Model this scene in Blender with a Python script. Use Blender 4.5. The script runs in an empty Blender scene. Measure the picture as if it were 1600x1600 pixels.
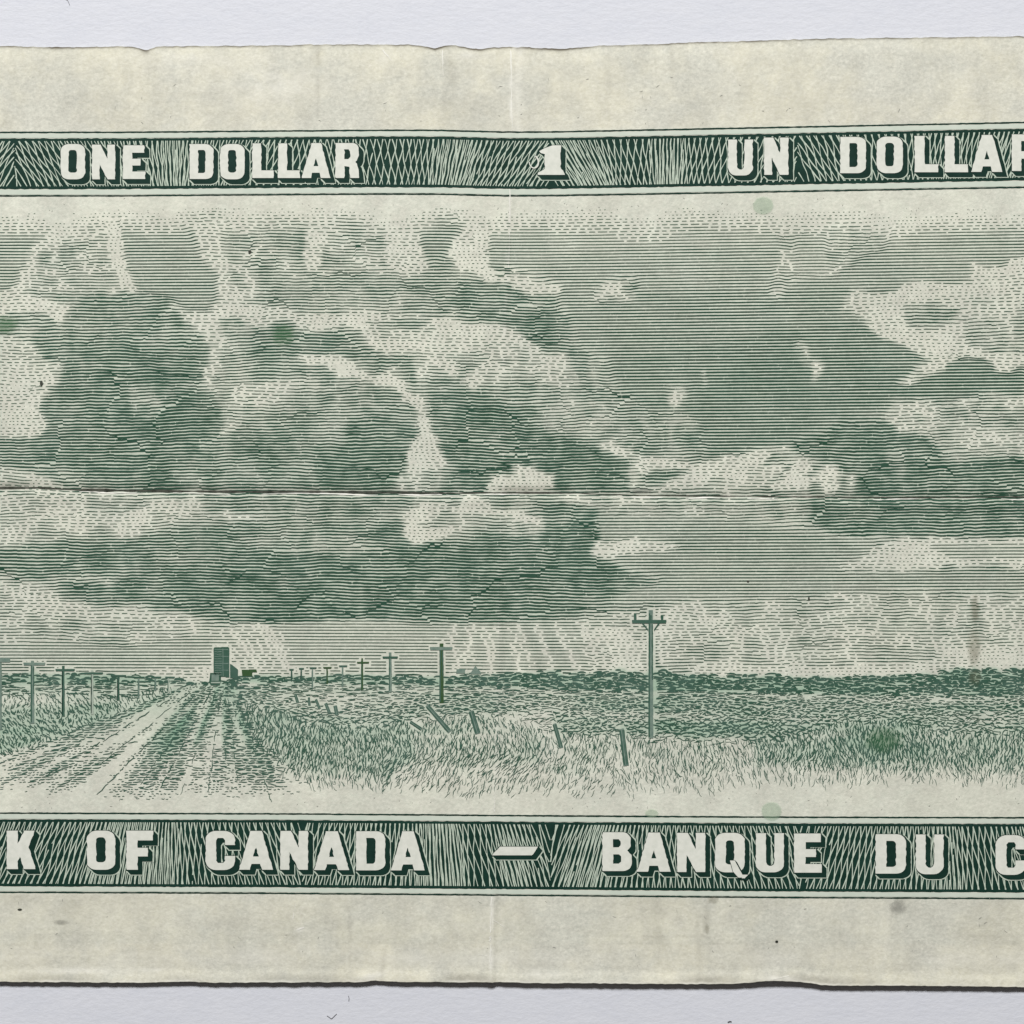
import bpy, math
import numpy as np

# ---------------------------------------------------------------- scale
S = 0.06985 / 1465.0          # metres per unit of the drawing (note is 69.85 mm tall)
UM = 1e-6
scene = bpy.context.scene
rng = np.random.RandomState(7)

# ---------------------------------------------------------------- camera
LENS = 85.0
DIST = 1600 * S * LENS / 36.0
cam_d = bpy.data.cameras.new("camera")
cam_d.lens = LENS
cam_d.sensor_width = 36.0
cam_d.clip_start = 0.005
cam_d.clip_end = 20.0
cam = bpy.data.objects.new("camera", cam_d)
scene.collection.objects.link(cam)
cam.location = (0, 0, DIST)
scene.camera = cam

# ---------------------------------------------------------------- world, lamps
world = bpy.data.worlds.new("World")
scene.world = world
world.use_nodes = True
bg = world.node_tree.nodes["Background"]
bg.inputs[0].default_value = (1.0, 0.93, 0.84, 1)
bg.inputs[1].default_value = 0.075

def area(name, loc, size, power, color):
    d = bpy.data.lights.new(name, 'AREA')
    d.shape = 'SQUARE'; d.size = size; d.energy = power; d.color = color
    o = bpy.data.objects.new(name, d)
    scene.collection.objects.link(o)
    o.location = loc
    v = -np.array(loc); 
    from mathutils import Vector
    o.rotation_euler = Vector(v).to_track_quat('-Z', 'Y').to_euler()
    return o
area("window_light", (-0.10, 0.63, 0.49), 0.14, 9.7, (1.0, 0.99, 0.985))

scene.view_settings.view_transform = 'Standard'
scene.view_settings.look = 'None'
scene.view_settings.exposure = 0
scene.view_settings.gamma = 1
scene.view_settings.use_curve_mapping = False

# ---------------------------------------------------------------- noise helpers
def vnoise(x, y, sx, sy=None, seed=0):
    """smooth value noise in -1..1, feature size sx, sy"""
    sy = sy or sx
    x = np.asarray(x, float) / sx + 1000.37 + seed * 17.3
    y = np.asarray(y, float) / sy + 1000.71 + seed * 9.1
    xi = np.floor(x).astype(np.int64); yi = np.floor(y).astype(np.int64)
    fx = x - xi; fy = y - yi
    fx = fx * fx * (3 - 2 * fx); fy = fy * fy * (3 - 2 * fy)
    def h(a, b):
        n = (a * 374761393 + b * 668265263 + seed * 1442695041) & 0xffffffff
        n = ((n ^ (n >> 13)) * 1274126177) & 0xffffffff
        n = n ^ (n >> 16)
        return (n & 0xffffff) / float(0xffffff) * 2 - 1
    a = h(xi, yi); b = h(xi + 1, yi); c = h(xi, yi + 1); d = h(xi + 1, yi + 1)
    return (a * (1 - fx) + b * fx) * (1 - fy) + (c * (1 - fx) + d * fx) * fy

def fbm(x, y, sx, sy=None, seed=0, oct=3):
    sy = sy or sx
    r = 0; a = 1; t = 0
    for i in range(oct):
        r = r + a * vnoise(x, y, sx / 2 ** i, sy / 2 ** i, seed + 31 * i); t += a; a *= .55
    return r / t

def inpoly(X, Y, P):
    r = np.zeros(np.shape(X), bool)
    n = len(P)
    for i in range(n):
        x0, y0 = P[i]; x1, y1 = P[(i + 1) % n]
        if y0 == y1: continue
        c = ((Y >= min(y0, y1)) & (Y < max(y0, y1)))
        xx = x0 + (Y - y0) * (x1 - x0) / (y1 - y0)
        r ^= c & (X < xx)
    return r

def blur(A, k):
    for _ in range(k):
        A = (np.roll(A, 1, 0) + A + np.roll(A, -1, 0)) / 3
        A = (np.roll(A, 1, 1) + A + np.roll(A, -1, 1)) / 3
    return A

# the note as it lies: slight stretch and skew of its printed lines
TX = [-800, 0, 200, 400, 600, 690, 790, 850, 1000, 1200, 1400, 1600, 2500]
TV = [8, 0.5, 0.3, -1.5, -2.8, -2.6, 0, -0.2, -3, -7, -11, -15, -33]
BX = [-800, 0, 400, 800, 1200, 1600, 2500]
BV = [-3, 0, 1.5, 4.5, 8, 10, 16]
def dyw(x, y):
    t = (np.asarray(y, float) - 207.) / 1186.
    return np.interp(x, TX, TV) * (1 - t) + np.interp(x, BX, BV) * t

EDGE_T = ([-735, 0, 40, 80, 200, 216, 230, 245, 400, 500, 640, 668, 680, 694, 712, 730, 748, 765, 790, 830, 860, 884, 900, 930, 1000, 1100, 1200, 1300, 1400, 1600, 2460],
          [82, 72.5, 73.5, 74.5, 73.5, 75.5, 79, 73.5, 72, 70, 70.5, 73.5, 76.5, 72.5, 71.5, 75, 77.5, 75.5, 73.5, 75, 76.5, 76.5, 75, 72.5, 70, 66.5, 63.5, 61, 60, 57.5, 40])
EDGE_B = ([-735, 0, 200, 300, 330, 400, 560, 590, 620, 800, 830, 900, 1060, 1150, 1180, 1200, 1235, 1265, 1290, 1400, 1500, 1600, 2460],
          [1530, 1533, 1534.5, 1533, 1534.5, 1534, 1533.5, 1531, 1533, 1534, 1535, 1535, 1536.5, 1536, 1533, 1531, 1532, 1535, 1538.5, 1539, 1539.5, 1541, 1560])
def edge_top(x):
    return np.interp(x, *EDGE_T) + 0.7 * vnoise(x, 0 * x, 9, seed=3) + .35 * vnoise(x, 0 * x, 3.5, seed=4)
def edge_bot(x):
    return np.interp(x, *EDGE_B) + 0.6 * vnoise(x, 0 * x, 8, seed=5) + .3 * vnoise(x, 0 * x, 3.5, seed=6)

CRX = [-800, 0, 60, 150, 300, 400, 520, 650, 800, 900, 1000, 1200, 1300, 1450, 1600, 2500]
CRY = [758, 762.5, 762, 766, 767.5, 768.5, 768.5, 770, 770, 770.5, 774, 775.5, 776.5, 777.5, 776, 783]
def crease_y(x): return np.interp(x, CRX, CRY) + .5 * vnoise(x, 0 * x, 30, seed=8)

# ---------------------------------------------------------------- paper relief (metres above the table)
GX0, GX1, GY0, GY1, GD = -760, 2480, 20, 1600, 4.0
gxs = np.arange(GX0, GX1 + 1, GD); gys = np.arange(GY0, GY1 + 1, GD)
GXX, GYY = np.meshgrid(gxs, gys)
def relief(x, y):
    h = 250 + 45 * vnoise(x, y, 420, 300, 11) + 16 * vnoise(x, y, 120, 150, 12) + 13 * fbm(x, y, 48, 60, 13, 3)
    # long fold across the middle: the halves tilt up to it, the fold itself is a valley
    d = y - crease_y(x)
    h = h - 60 * np.exp(-(d / 6.) ** 2) + 42 * np.exp(-((d - 11) / 10.) ** 2)
    # vertical folds
    def vf(xa, ya, xb, yb, amp, wd, ya2=None, yb2=None, wob=4, seed=20):
        nonlocal h
        xc = xa + (y - ya) * (xb - xa) / (yb - ya) + wob * vnoise(0 * y, y, 60, seed=seed)
        d = x - xc
        fade = 1.0
        if ya2 is not None:
            fade = 1 / (1 + np.exp((ya2 - y) / 15.)) * 1 / (1 + np.exp((y - yb2) / 15.))
        h = h + 1.9 * fade * amp * (np.exp(-(d / wd) ** 2) - .6 * np.exp(-((d - wd * 1.6) / (wd * 1.3)) ** 2))
    vf(801, 75, 766, 1535, 24, 6, seed=21)
    vf(801, 75, 766, 1535, 26, 6, 1395, 1545, seed=21)
    vf(690, 75, 700, 330, 26, 7, 60, 300, seed=22)
    vf(748, 75, 740, 330, -14, 14, 60, 120, seed=23)
    vf(500, 75, 492, 330, -24, 8, 40, 240, seed=24)
    vf(583, 1400, 583, 1535, 12, 6, 1395, 1545, seed=25)
    vf(601, 1400, 600, 1535, -13, 7, 1430, 1545, seed=26)
    vf(459, 1400, 462, 1535, 12, 8, 1400, 1545, seed=27)
    vf(1092, 1400, 1090, 1535, -16, 7, 1410, 1545, seed=28)
    vf(953, 60, 955, 330, -14, 9, 40, 260, seed=29)
    vf(1112, 60, 1108, 330, -12, 6, 40, 130, seed=30)
    vf(400, 500, 402, 700, -8, 6, 440, 660, seed=31)
    vf(1597, 60, 1594, 1540, -22, 7, seed=32)
    vf(1524, 60, 1520, 1540, 12, 14, 900, 1100, seed=33)
    # bottom-edge curl and small turned-up nicks
    eb = np.interp(x, *EDGE_B); et = np.interp(x, *EDGE_T)
    h = h + 95 / (1 + np.exp((eb - 13 - y) / 4.)) - 26 * np.exp(-((y - eb + 19) / 7.) ** 2) * (0.6 + .4 * vnoise(x, y, 60, seed=41))
    h = h + 40 * np.exp(-((x - 575) / 18.) ** 2 - ((y - 1523 + (x - 575) * .35) / 6.) ** 2)
    h = h + 60 * np.exp(-((x - 1200) / 45.) ** 2 - ((y - 1530) / 8.) ** 2)
    h = h + 45 * np.exp(-((x - 740) / 30.) ** 2 - ((y - 84) / 5.) ** 2)
    h = h - 30 * np.exp(-((x - 229) / 6.) ** 2 - ((y - 80) / 7.) ** 2)
    h = h - 70 / (1 + np.exp((y - et - 12) / 5.))
    return h * UM
HG = relief(GXX, GYY)
def H(x, y):
    u = np.clip((np.asarray(x, float) - GX0) / GD, 0, len(gxs) - 1.001)
    v = np.clip((np.asarray(y, float) - GY0) / GD, 0, len(gys) - 1.001)
    i = u.astype(int); j = v.astype(int); fu = u - i; fv = v - j
    return (HG[j, i] * (1 - fu) + HG[j, i + 1] * fu) * (1 - fv) + (HG[j + 1, i] * (1 - fu) + HG[j + 1, i + 1] * fu) * fv

# ---------------------------------------------------------------- materials
def new_mat(name):
    m = bpy.data.materials.new(name); m.use_nodes = True
    nt = m.node_tree
    return m, nt, nt.nodes["Principled BSDF"]

def mixrgb(nt, a, b, fac, mode='MIX'):
    n = nt.nodes.new('ShaderNodeMix'); n.data_type = 'RGBA'; n.blend_type = mode
    for sock, v in ((n.inputs[0], fac), (n.inputs[6], a), (n.inputs[7], b)):
        if hasattr(v, 'is_output'): nt.links.new(v, sock)
        elif isinstance(v, (int, float)): sock.default_value = v
        else: sock.default_value = (*v, 1)
    return n.outputs[2]

def noise_node(nt, coord, scale, detail=3, rough=.6, stretch=None):
    if stretch:
        mp = nt.nodes.new('ShaderNodeMapping'); mp.inputs['Scale'].default_value = stretch
        nt.links.new(coord, mp.inputs[0]); coord = mp.outputs[0]
    n = nt.nodes.new('ShaderNodeTexNoise')
    n.inputs['Scale'].default_value = scale; n.inputs['Detail'].default_value = detail
    n.inputs['Roughness'].default_value = rough
    nt.links.new(coord, n.inputs['Vector'])
    return n.outputs['Fac']

def ramp(nt, fac, lo, hi, a=0., b=1.):
    n = nt.nodes.new('ShaderNodeMapRange')
    n.inputs[1].default_value = lo; n.inputs[2].default_value = hi
    n.inputs[3].default_value = a; n.inputs[4].default_value = b
    nt.links.new(fac, n.inputs[0])
    return n.outputs[0]

def coord_of(nt):
    return nt.nodes.new('ShaderNodeTexCoord').outputs['Object']

K = 1.0 / S   # drawing units per metre, for texture scales
def paper_material():
    m, nt, p = new_mat("aged_cotton_paper")
    co = coord_of(nt)
    at = nt.nodes.new('ShaderNodeAttribute'); at.attribute_name = 'grime_shade'
    ag = nt.nodes.new('ShaderNodeAttribute'); ag.attribute_name = 'inked'
    cream = (0.735, 0.715, 0.575); grey = (0.615, 0.62, 0.54)
    n1 = ramp(nt, noise_node(nt, co, K / 170, 6, .68), .42, .58)
    n2 = ramp(nt, noise_node(nt, co, K / 26, 6, .78), .40, .66)
    n3 = ramp(nt, noise_node(nt, co, K / 5., 3, .7), .35, .70)
    base = mixrgb(nt, cream, grey, n1)
    base = mixrgb(nt, base, (0.685, 0.72, 0.615), ag.outputs['Fac'])
    af = nt.nodes.new('ShaderNodeAttribute'); af.attribute_name = 'film'
    FILM_SRC = af.outputs['Fac']
    f2 = nt.nodes.new('ShaderNodeMath'); f2.operation = 'MULTIPLY'; f2.inputs[1].default_value = .6
    nt.links.new(n2, f2.inputs[0])
    base = mixrgb(nt, base, (0.545, 0.54, 0.465), f2.outputs[0])
    f3 = nt.nodes.new('ShaderNodeMath'); f3.operation = 'MULTIPLY'; f3.inputs[1].default_value = .55
    nt.links.new(n3, f3.inputs[0])
    base = mixrgb(nt, base, (0.80, 0.785, 0.68), f3.outputs[0])
    gr = nt.nodes.new('ShaderNodeCombineColor')
    gv = ramp(nt, noise_node(nt, co, K / 6.5, 5, .8), .32, .68, .84, 1.10)
    for q_ in range(3): nt.links.new(gv, gr.inputs[q_])
    base = mixrgb(nt, base, gr.outputs[0], 1.0, 'MULTIPLY')
    gr2 = nt.nodes.new('ShaderNodeCombineColor')
    gv2 = ramp(nt, noise_node(nt, co, K / 60., 4, .7, (1, .45, 1)), .38, .62, .93, 1.04)
    for q_ in range(3): nt.links.new(gv2, gr2.inputs[q_])
    base = mixrgb(nt, base, gr2.outputs[0], 1.0, 'MULTIPLY')
    # small scattered flecks of dirt
    fl = ramp(nt, noise_node(nt, co, K / 11., 4, .75), .68, .76)
    f4 = nt.nodes.new('ShaderNodeMath'); f4.operation = 'MULTIPLY'; f4.inputs[1].default_value = .45
    nt.links.new(fl, f4.inputs[0])
    base = mixrgb(nt, base, (0.25, 0.24, 0.20), f4.outputs[0])
    base = mixrgb(nt, base, (0.27, 0.43, 0.31), FILM_SRC)
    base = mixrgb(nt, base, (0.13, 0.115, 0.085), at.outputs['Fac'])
    aw = nt.nodes.new('ShaderNodeAttribute'); aw.attribute_name = 'wear_rim'
    base = mixrgb(nt, base, (0.84, 0.83, 0.75), aw.outputs['Fac'])
    nt.links.new(base, p.inputs['Base Color'])
    p.inputs['Roughness'].default_value = .85
    p.inputs['Specular IOR Level'].default_value = .15
    bp = nt.nodes.new('ShaderNodeBump'); bp.inputs['Strength'].default_value = .8
    bp.inputs['Distance'].default_value = 34 * UM
    nb = noise_node(nt, co, K / 7., 4, .7)
    nt.links.new(nb, bp.inputs['Height'])
    bp2 = nt.nodes.new('ShaderNodeBump'); bp2.inputs['Strength'].default_value = .5
    bp2.inputs['Distance'].default_value = 110 * UM
    nt.links.new(noise_node(nt, co, K / 40., 3, .6), bp2.inputs['Height'])
    nt.links.new(bp.outputs[0], bp2.inputs['Normal'])
    nt.links.new(bp2.outputs[0], p.inputs['Normal'])
    return m

def loaded_ink(name, c1, c2, pale, scale):
    """ink whose fine lines carry less pigment than its broad ones"""
    m, nt, p = new_mat(name)
    co = coord_of(nt)
    n = ramp(nt, noise_node(nt, co, K / scale, 4, .65), .35, .65)
    at = nt.nodes.new('ShaderNodeAttribute'); at.attribute_name = 'load'
    c = mixrgb(nt, pale, mixrgb(nt, c1, c2, n), at.outputs['Fac'])
    nt.links.new(c, p.inputs['Base Color'])
    p.inputs['Roughness'].default_value = .6
    p.inputs['Specular IOR Level'].default_value = .2
    return m

def ink_material(name, c1, c2, scale=60., rough=.6):
    m, nt, p = new_mat(name)
    co = coord_of(nt)
    n = ramp(nt, noise_node(nt, co, K / scale, 4, .65), .35, .65)
    nt.links.new(mixrgb(nt, c1, c2, n), p.inputs['Base Color'])
    p.inputs['Roughness'].default_value = rough
    p.inputs['Specular IOR Level'].default_value = .2
    return m

M_PAPER = paper_material()
M_SKY = loaded_ink("engraving_ink", (.020, .068, .040), (.032, .086, .057), (.135, .205, .145), 70)
M_FIELD = ink_material("field_ink", (.036, .098, .064), (.066, .132, .100), 50)
M_BAND = ink_material("border_ink", (.0035, .027, .0175), (.008, .040, .028), 30)
M_SHADE = ink_material("letter_shade_ink", (.003, .024, .016), (.007, .034, .024), 14)
M_BARE = ink_material("bare_paper", (.66, .68, .605), (.75, .76, .685), 9, .85)
M_LACE = ink_material("lattice_bare_paper", (.44, .53, .43), (.58, .65, .54), 6, .85)
M_RIM = ink_material("rim_bare_paper", (.56, .63, .54), (.62, .67, .58), 20, .85)
M_OLIVE = ink_material("olive_ink", (.035, .085, .028), (.05, .10, .045), 12)
M_GRIME = ink_material("fold_grime", (.028, .032, .024), (.085, .09, .072), 10, .9)
M_WISP = ink_material("scuffed_fibre", (.74, .73, .66), (.84, .83, .76), 12, .9)
M_HAIR = ink_material("fibre", (.16, .16, .17), (.10, .10, .11), 12, .9)

def spot_material(name, col, alpha, soft=.35):
    m, nt, p = new_mat(name)
    p.inputs['Base Color'].default_value = (*col, 1)
    p.inputs['Roughness'].default_value = .8
    co = coord_of(nt)
    fa = nt.nodes.new('ShaderNodeAttribute'); fa.attribute_name = 'core'
    ad = nt.nodes.new('ShaderNodeMath'); ad.operation = 'MULTIPLY_ADD'
    nt.links.new(noise_node(nt, co, K / 8., 5, .75), ad.inputs[0]); ad.inputs[1].default_value = soft; nt.links.new(fa.outputs['Fac'], ad.inputs[2])
    n = ramp(nt, ad.outputs[0], soft * .5 + .05, soft * .5 + .05 + (.9 if soft > 1 else .22), 0, alpha)
    nt.links.new(n, p.inputs['Alpha'])
    return m
M_SPOT = spot_material("green_stain_pale", (.36, .52, .36), .30)
M_SPOTD = spot_material("green_stain_dark", (.04, .17, .06), .42, 1.5)
M_BROWN = spot_material("brown_stain", (.18, .16, .09), .26, 1.8)
M_DUST = spot_material("grey_smudge", (.15, .15, .14), .30, 1.8)

# ---------------------------------------------------------------- mesh builder
class MB:
    def __init__(s): s.v = []; s.f = []; s.n = 0
    def quads(s, V, F):
        """V (n,3): drawing x, y and height in um above the paper; F (m,4)"""
        s.v.append(np.asarray(V, float)); s.f.append(np.asarray(F, np.int64) + s.n); s.n += len(V)
    def ribbon(s, xs, ys, ws, z):
        xs = np.asarray(xs, float); ys = np.asarray(ys, float); ws = np.asarray(ws, float)
        tx = np.gradient(xs); ty = np.gradient(ys); L = np.hypot(tx, ty) + 1e-9
        nx, ny = -ty / L, tx / L
        n = len(xs)
        V = np.empty((2 * n, 3))
        V[0::2, 0] = xs - nx * ws / 2; V[0::2, 1] = ys - ny * ws / 2
        V[1::2, 0] = xs + nx * ws / 2; V[1::2, 1] = ys + ny * ws / 2
        V[:, 2] = z
        i = np.arange(n - 1) * 2
        s.quads(V, np.stack([i, i + 1, i + 3, i + 2], 1))
    def build(s, name, mat, parent=None, absolute=False):
        me = bpy.data.meshes.new(name)
        V = np.concatenate([v if v.shape[1] == 4 else np.column_stack([v, np.ones(len(v))]) for v in s.v]); F = np.concatenate(s.f)
        P = np.empty((len(V), 3))
        P[:, 0] = (V[:, 0] - 800) * S; P[:, 1] = (800 - V[:, 1]) * S
        P[:, 2] = V[:, 2] * UM + (0 if absolute else H(V[:, 0], V[:, 1]))
        # faces up
        a, b, c = P[F[:, 0]], P[F[:, 1]], P[F[:, 2]]
        d = P[F[:, 3]]
        nz = (c[:, 0] - a[:, 0]) * (d[:, 1] - b[:, 1]) - (c[:, 1] - a[:, 1]) * (d[:, 0] - b[:, 0])
        F = np.where((nz < 0)[:, None], F[:, ::-1], F)
        me.vertices.add(len(P)); me.vertices.foreach_set('co', P.astype(np.float32).ravel())
        me.loops.add(F.size); me.loops.foreach_set('vertex_index', F.astype(np.int32).ravel())
        me.polygons.add(len(F))
        me.polygons.foreach_set('loop_start', (np.arange(len(F)) * 4).astype(np.int32))
        me.update(calc_edges=True)
        if mat.name == 'engraving_ink':
            at = me.attributes.new('load', 'FLOAT', 'POINT'); at.data.foreach_set('value', V[:, 3].astype(np.float32))
        me.materials.append(mat)
        o = bpy.data.objects.new(name, me)
        scene.collection.objects.link(o)
        if parent: o.parent = parent
        return o

def spans(polys, y):
    xs = []
    for P in polys:
        n = len(P)
        for i in range(n):
            x0, y0 = P[i]; x1, y1 = P[(i + 1) % n]
            if (y0 <= y < y1) or (y1 <= y < y0):
                xs.append(x0 + (y - y0) * (x1 - x0) / (y1 - y0))
    xs.sort()
    return [(xs[i], xs[i + 1]) for i in range(0, len(xs) - 1, 2)]
def union(sp):
    sp = sorted(sp); r = []
    for a, b in sp:
        if r and a <= r[-1][1] + 1e-6: r[-1][1] = max(r[-1][1], b)
        else: r.append([a, b])
    return r

def fill(mb, polys, z, step=1.5, xstep=4., rag=0., seed=0, offs=((0, 0),), grow=0.):
    """scanline fill of an even-odd outline (or the union of shifted copies of it)"""
    allp = [p for P in polys for p in P]
    y0 = min(p[1] for p in allp) + min(o[1] for o in offs) - grow; y1 = max(p[1] for p in allp) + max(o[1] for o in offs) + grow
    cuts = sorted(set(list(np.arange(y0, y1, step)) + [y1] + ([p[1] for p in allp] if len(offs) == 1 else [])))
    cuts = [c for i, c in enumerate(cuts) if i == 0 or c - cuts[i - 1] > .05]
    def sp(y):
        r = []
        for ox, oy in offs:
            ys = (y - oy,) if not grow else (y - oy - grow, y - oy, y - oy + grow)
            for yy in ys:
                r += [(a + ox - grow, b + ox + grow) for a, b in spans(polys, yy)]
        return union(r)
    V = []; F = []
    for c0, c1 in zip(cuts[:-1], cuts[1:]):
        e = (c1 - c0) * .02
        A, B = sp(c0 + e), sp(c1 - e)
        if len(A) != len(B) or any(abs(a[0] - b[0]) > 5 or abs(a[1] - b[1]) > 5 for a, b in zip(A, B)):
            A = B = sp((c0 + c1) / 2)
        for (a0, a1), (b0, b1) in zip(A, B):
            if rag:
                a0 += rag * float(vnoise(a0, c0, 30, 4, seed)); a1 += rag * float(vnoise(a1, c0, 30, 4, seed + 1))
                b0 += rag * float(vnoise(b0, c1, 30, 4, seed)); b1 += rag * float(vnoise(b1, c1, 30, 4, seed + 1))
            n = max(1, int(math.ceil(max(a1 - a0, b1 - b0) / xstep)))
            k = len(V)
            for i in range(n + 1):
                t = i / n
                V.append((a0 + (a1 - a0) * t, c0, z)); V.append((b0 + (b1 - b0) * t, c1, z))
            for i in range(n):
                q = k + 2 * i; F.append((q, q + 1, q + 3, q + 2))
    if V: mb.quads(V, F)

def tag(o, label=None, cat=None, group=None, kind=None):
    if label: o['label'] = label
    if cat: o['category'] = cat
    if group: o['group'] = group
    if kind: o['kind'] = kind

# ---------------------------------------------------------------- table
tb = MB()
X, Y = np.meshgrid(np.linspace(-9000, 10600, 41), np.linspace(-9000, 10600, 41))
V = np.stack([X.ravel(), Y.ravel(), 0 * X.ravel()], 1)
i = (np.arange(40)[:, None] * 41 + np.arange(40)[None]).ravel()
tb.quads(V, np.stack([i, i + 1, i + 42, i + 41], 1))
m, nt, p = new_mat("white_card")
co = coord_of(nt)
n1 = ramp(nt, noise_node(nt, co, K / 60, 5, .65, (1, 1.7, 1)), .3, .7)
n2 = ramp(nt, noise_node(nt, co, K / 6, 3, .7), .3, .7)
c = mixrgb(nt, (.635, .655, .715), (.68, .695, .745), n1)
c = mixrgb(nt, c, (.73, .745, .79), mixrgb(nt, (0, 0, 0), (.45, .45, .45), n2))
nt.links.new(c, p.inputs['Base Color'])
p.inputs['Roughness'].default_value = .8
p.inputs['Specular IOR Level'].default_value = .2
bp = nt.nodes.new('ShaderNodeBump'); bp.inputs['Strength'].default_value = .7; bp.inputs['Distance'].default_value = 40 * UM
nt.links.new(noise_node(nt, co, K / 16, 5, .65, (1, 2.0, 1)), bp.inputs['Height'])
nt.links.new(bp.outputs[0], p.inputs['Normal'])
table = tb.build("tabletop", m, absolute=True)
tag(table, kind='structure')

# ---------------------------------------------------------------- the note and its paper
note = bpy.data.objects.new("banknote", None)
scene.collection.objects.link(note)
note.empty_display_size = .01
tag(note, "worn creased paper banknote, green engraving of prairie road under clouds, lying on white card", "banknote")

def grime_shade_field(x, y):
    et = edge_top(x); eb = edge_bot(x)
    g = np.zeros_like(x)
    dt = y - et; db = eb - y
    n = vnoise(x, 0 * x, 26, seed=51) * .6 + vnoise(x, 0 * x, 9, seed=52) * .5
    g += np.clip(.85 + .5 * n, 0.35, 1) * np.exp(-(dt / 2.3) ** 2)  # upper edge's contact shadow painted as a dark line, deeper at the notches
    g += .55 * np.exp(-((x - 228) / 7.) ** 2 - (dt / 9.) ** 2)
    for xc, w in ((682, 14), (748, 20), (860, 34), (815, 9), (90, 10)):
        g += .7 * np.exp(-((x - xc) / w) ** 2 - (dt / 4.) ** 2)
    # shade of the lower curl, painted as a band just inside the edge
    curl_shade = np.clip(vnoise(x, 0 * x, 75, seed=53) + .35, 0, 1)
    g += .34 * curl_shade / (1 + np.exp((db - 13) / 1.2)) * (1 - np.exp(-(db / 3.) ** 2))
    # grubby vertical folds
    def vs(xc, w, ya, yb, a, seed):
        xx = xc + 5 * vnoise(0 * y, y, 40, seed=seed)
        return a * np.exp(-((x - xx) / w) ** 2) / (1 + np.exp((ya - y) / 10)) / (1 + np.exp((y - yb) / 10)) * np.clip(.6 + .7 * vnoise(x, y, 12, 22, seed + 1), 0, 1)
    g += vs(498, 4, 70, 180, .30, 61) + vs(702, 9, 75, 150, .20, 63) + vs(953, 8, 75, 150, .20, 65)
    g += vs(1104, 6, 1400, 1460, .35, 67) + vs(1091, 4, 1440, 1540, .28, 69) + vs(600, 4, 1430, 1530, .30, 71)
    g += vs(545, 3, 1400, 1500, .18, 73) + vs(1524, 9, 920, 1040, .30, 75) + vs(1564, 16, 1395, 1440, .12, 77) + vs(1030, 8, 1400, 1500, .15, 79)
    g += vs(1402, 16, 1400, 1425, .35, 81) + vs(1335, 6, 1410, 1450, .2, 83) + vs(583, 3, 115, 170, .2, 85)+ vs(1050, 5, 75, 110, .25, 87)+ vs(1118, 6, 66, 95, .28, 88)
    dc = y - crease_y(x)
    g += .40 * np.exp(-((dc + 5) / 5.) ** 2) * np.clip(.35 + vnoise(x, 0 * x, 60, seed=97), 0, 1) * (x < 900)
    g += .30 * np.exp(-(dc / 6.) ** 2) * np.clip(.3 + vnoise(x, 0 * x, 40, seed=98), 0, 1)
    # offset shadow lines of another note's frame
    for yy, a in ((162, .07), (1462, .10), (1473, .09)):
        g += a * np.exp(-((y - yy) / 1.3) ** 2) * np.clip(.4 + vnoise(x, 0 * x, 90, seed=90 + yy), 0, 1)
    g += .10 * np.clip(fbm(x, y, 110, 60, 95) + .15, 0, 1) * ((y < 205) & (y > 145))
    g += .16 * np.clip(fbm(x, y, 130, 70, 96) + .35, 0, 1) * ((y > 1396) & (y < 1474))
    return np.clip(g, 0, 1)

def wear_rim_field(x, y):
    et = edge_top(x); eb = edge_bot(x)
    w = np.zeros_like(x)
    xc = 801 + (y - 75) * (766 - 801) / 1460. + 4 * vnoise(0 * y, y, 60, seed=21)
    near = 1 / (1 + np.exp((y - 205) / 6)) + 1 / (1 + np.exp((1396 - y) / 6)) + .45
    w += .9 * np.exp(-((x - xc) / 2.6) ** 2) * np.clip(.55 + .7 * vnoise(x, y, 14, 16, 701), 0, 1) * np.clip(near, 0, 1)
    w += .35 * np.exp(-((x - xc - 9) / 8) ** 2) * (y < 210)
    w += .55 * np.exp(-((eb - y - 1.5) / 1.8) ** 2) * np.clip(.5 + vnoise(x, 0 * x, 40, seed=702), 0, 1)  # pale line along the rim of the lower curl
    # patches rubbed pale along the lower curl and by the upper edge
    for (a, b, rx, ry, k_) in ((583, 1524, 16, 5, .8), (735, 88, 26, 5, .6), (602, 90, 10, 9, .5), (1215, 1527, 26, 4, .8), (845, 1520, 22, 9, .5), (450, 130, 55, 30, .35), (300, 95, 110, 16, .25), (120, 1516, 70, 4, .6), (235, 1514, 30, 3, .5), (468, 1452, 7, 3, .7), (380, 140, 60, 34, .2)):
        w += k_ * np.exp(-(((x - a) / rx) ** 2 + ((y - b + .25 * (x - a) * (rx < 20)) / ry) ** 2)) * np.clip(.75 + .6 * vnoise(x, y, 12, 8, 703), 0, 1)
    w += .38 * np.clip(1 - np.abs(y - 1497) / 20., 0, 1) * np.clip(.4 + fbm(x, y, 90, 30, 704), 0, 1)
    return np.clip(w, 0, 1)

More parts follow.
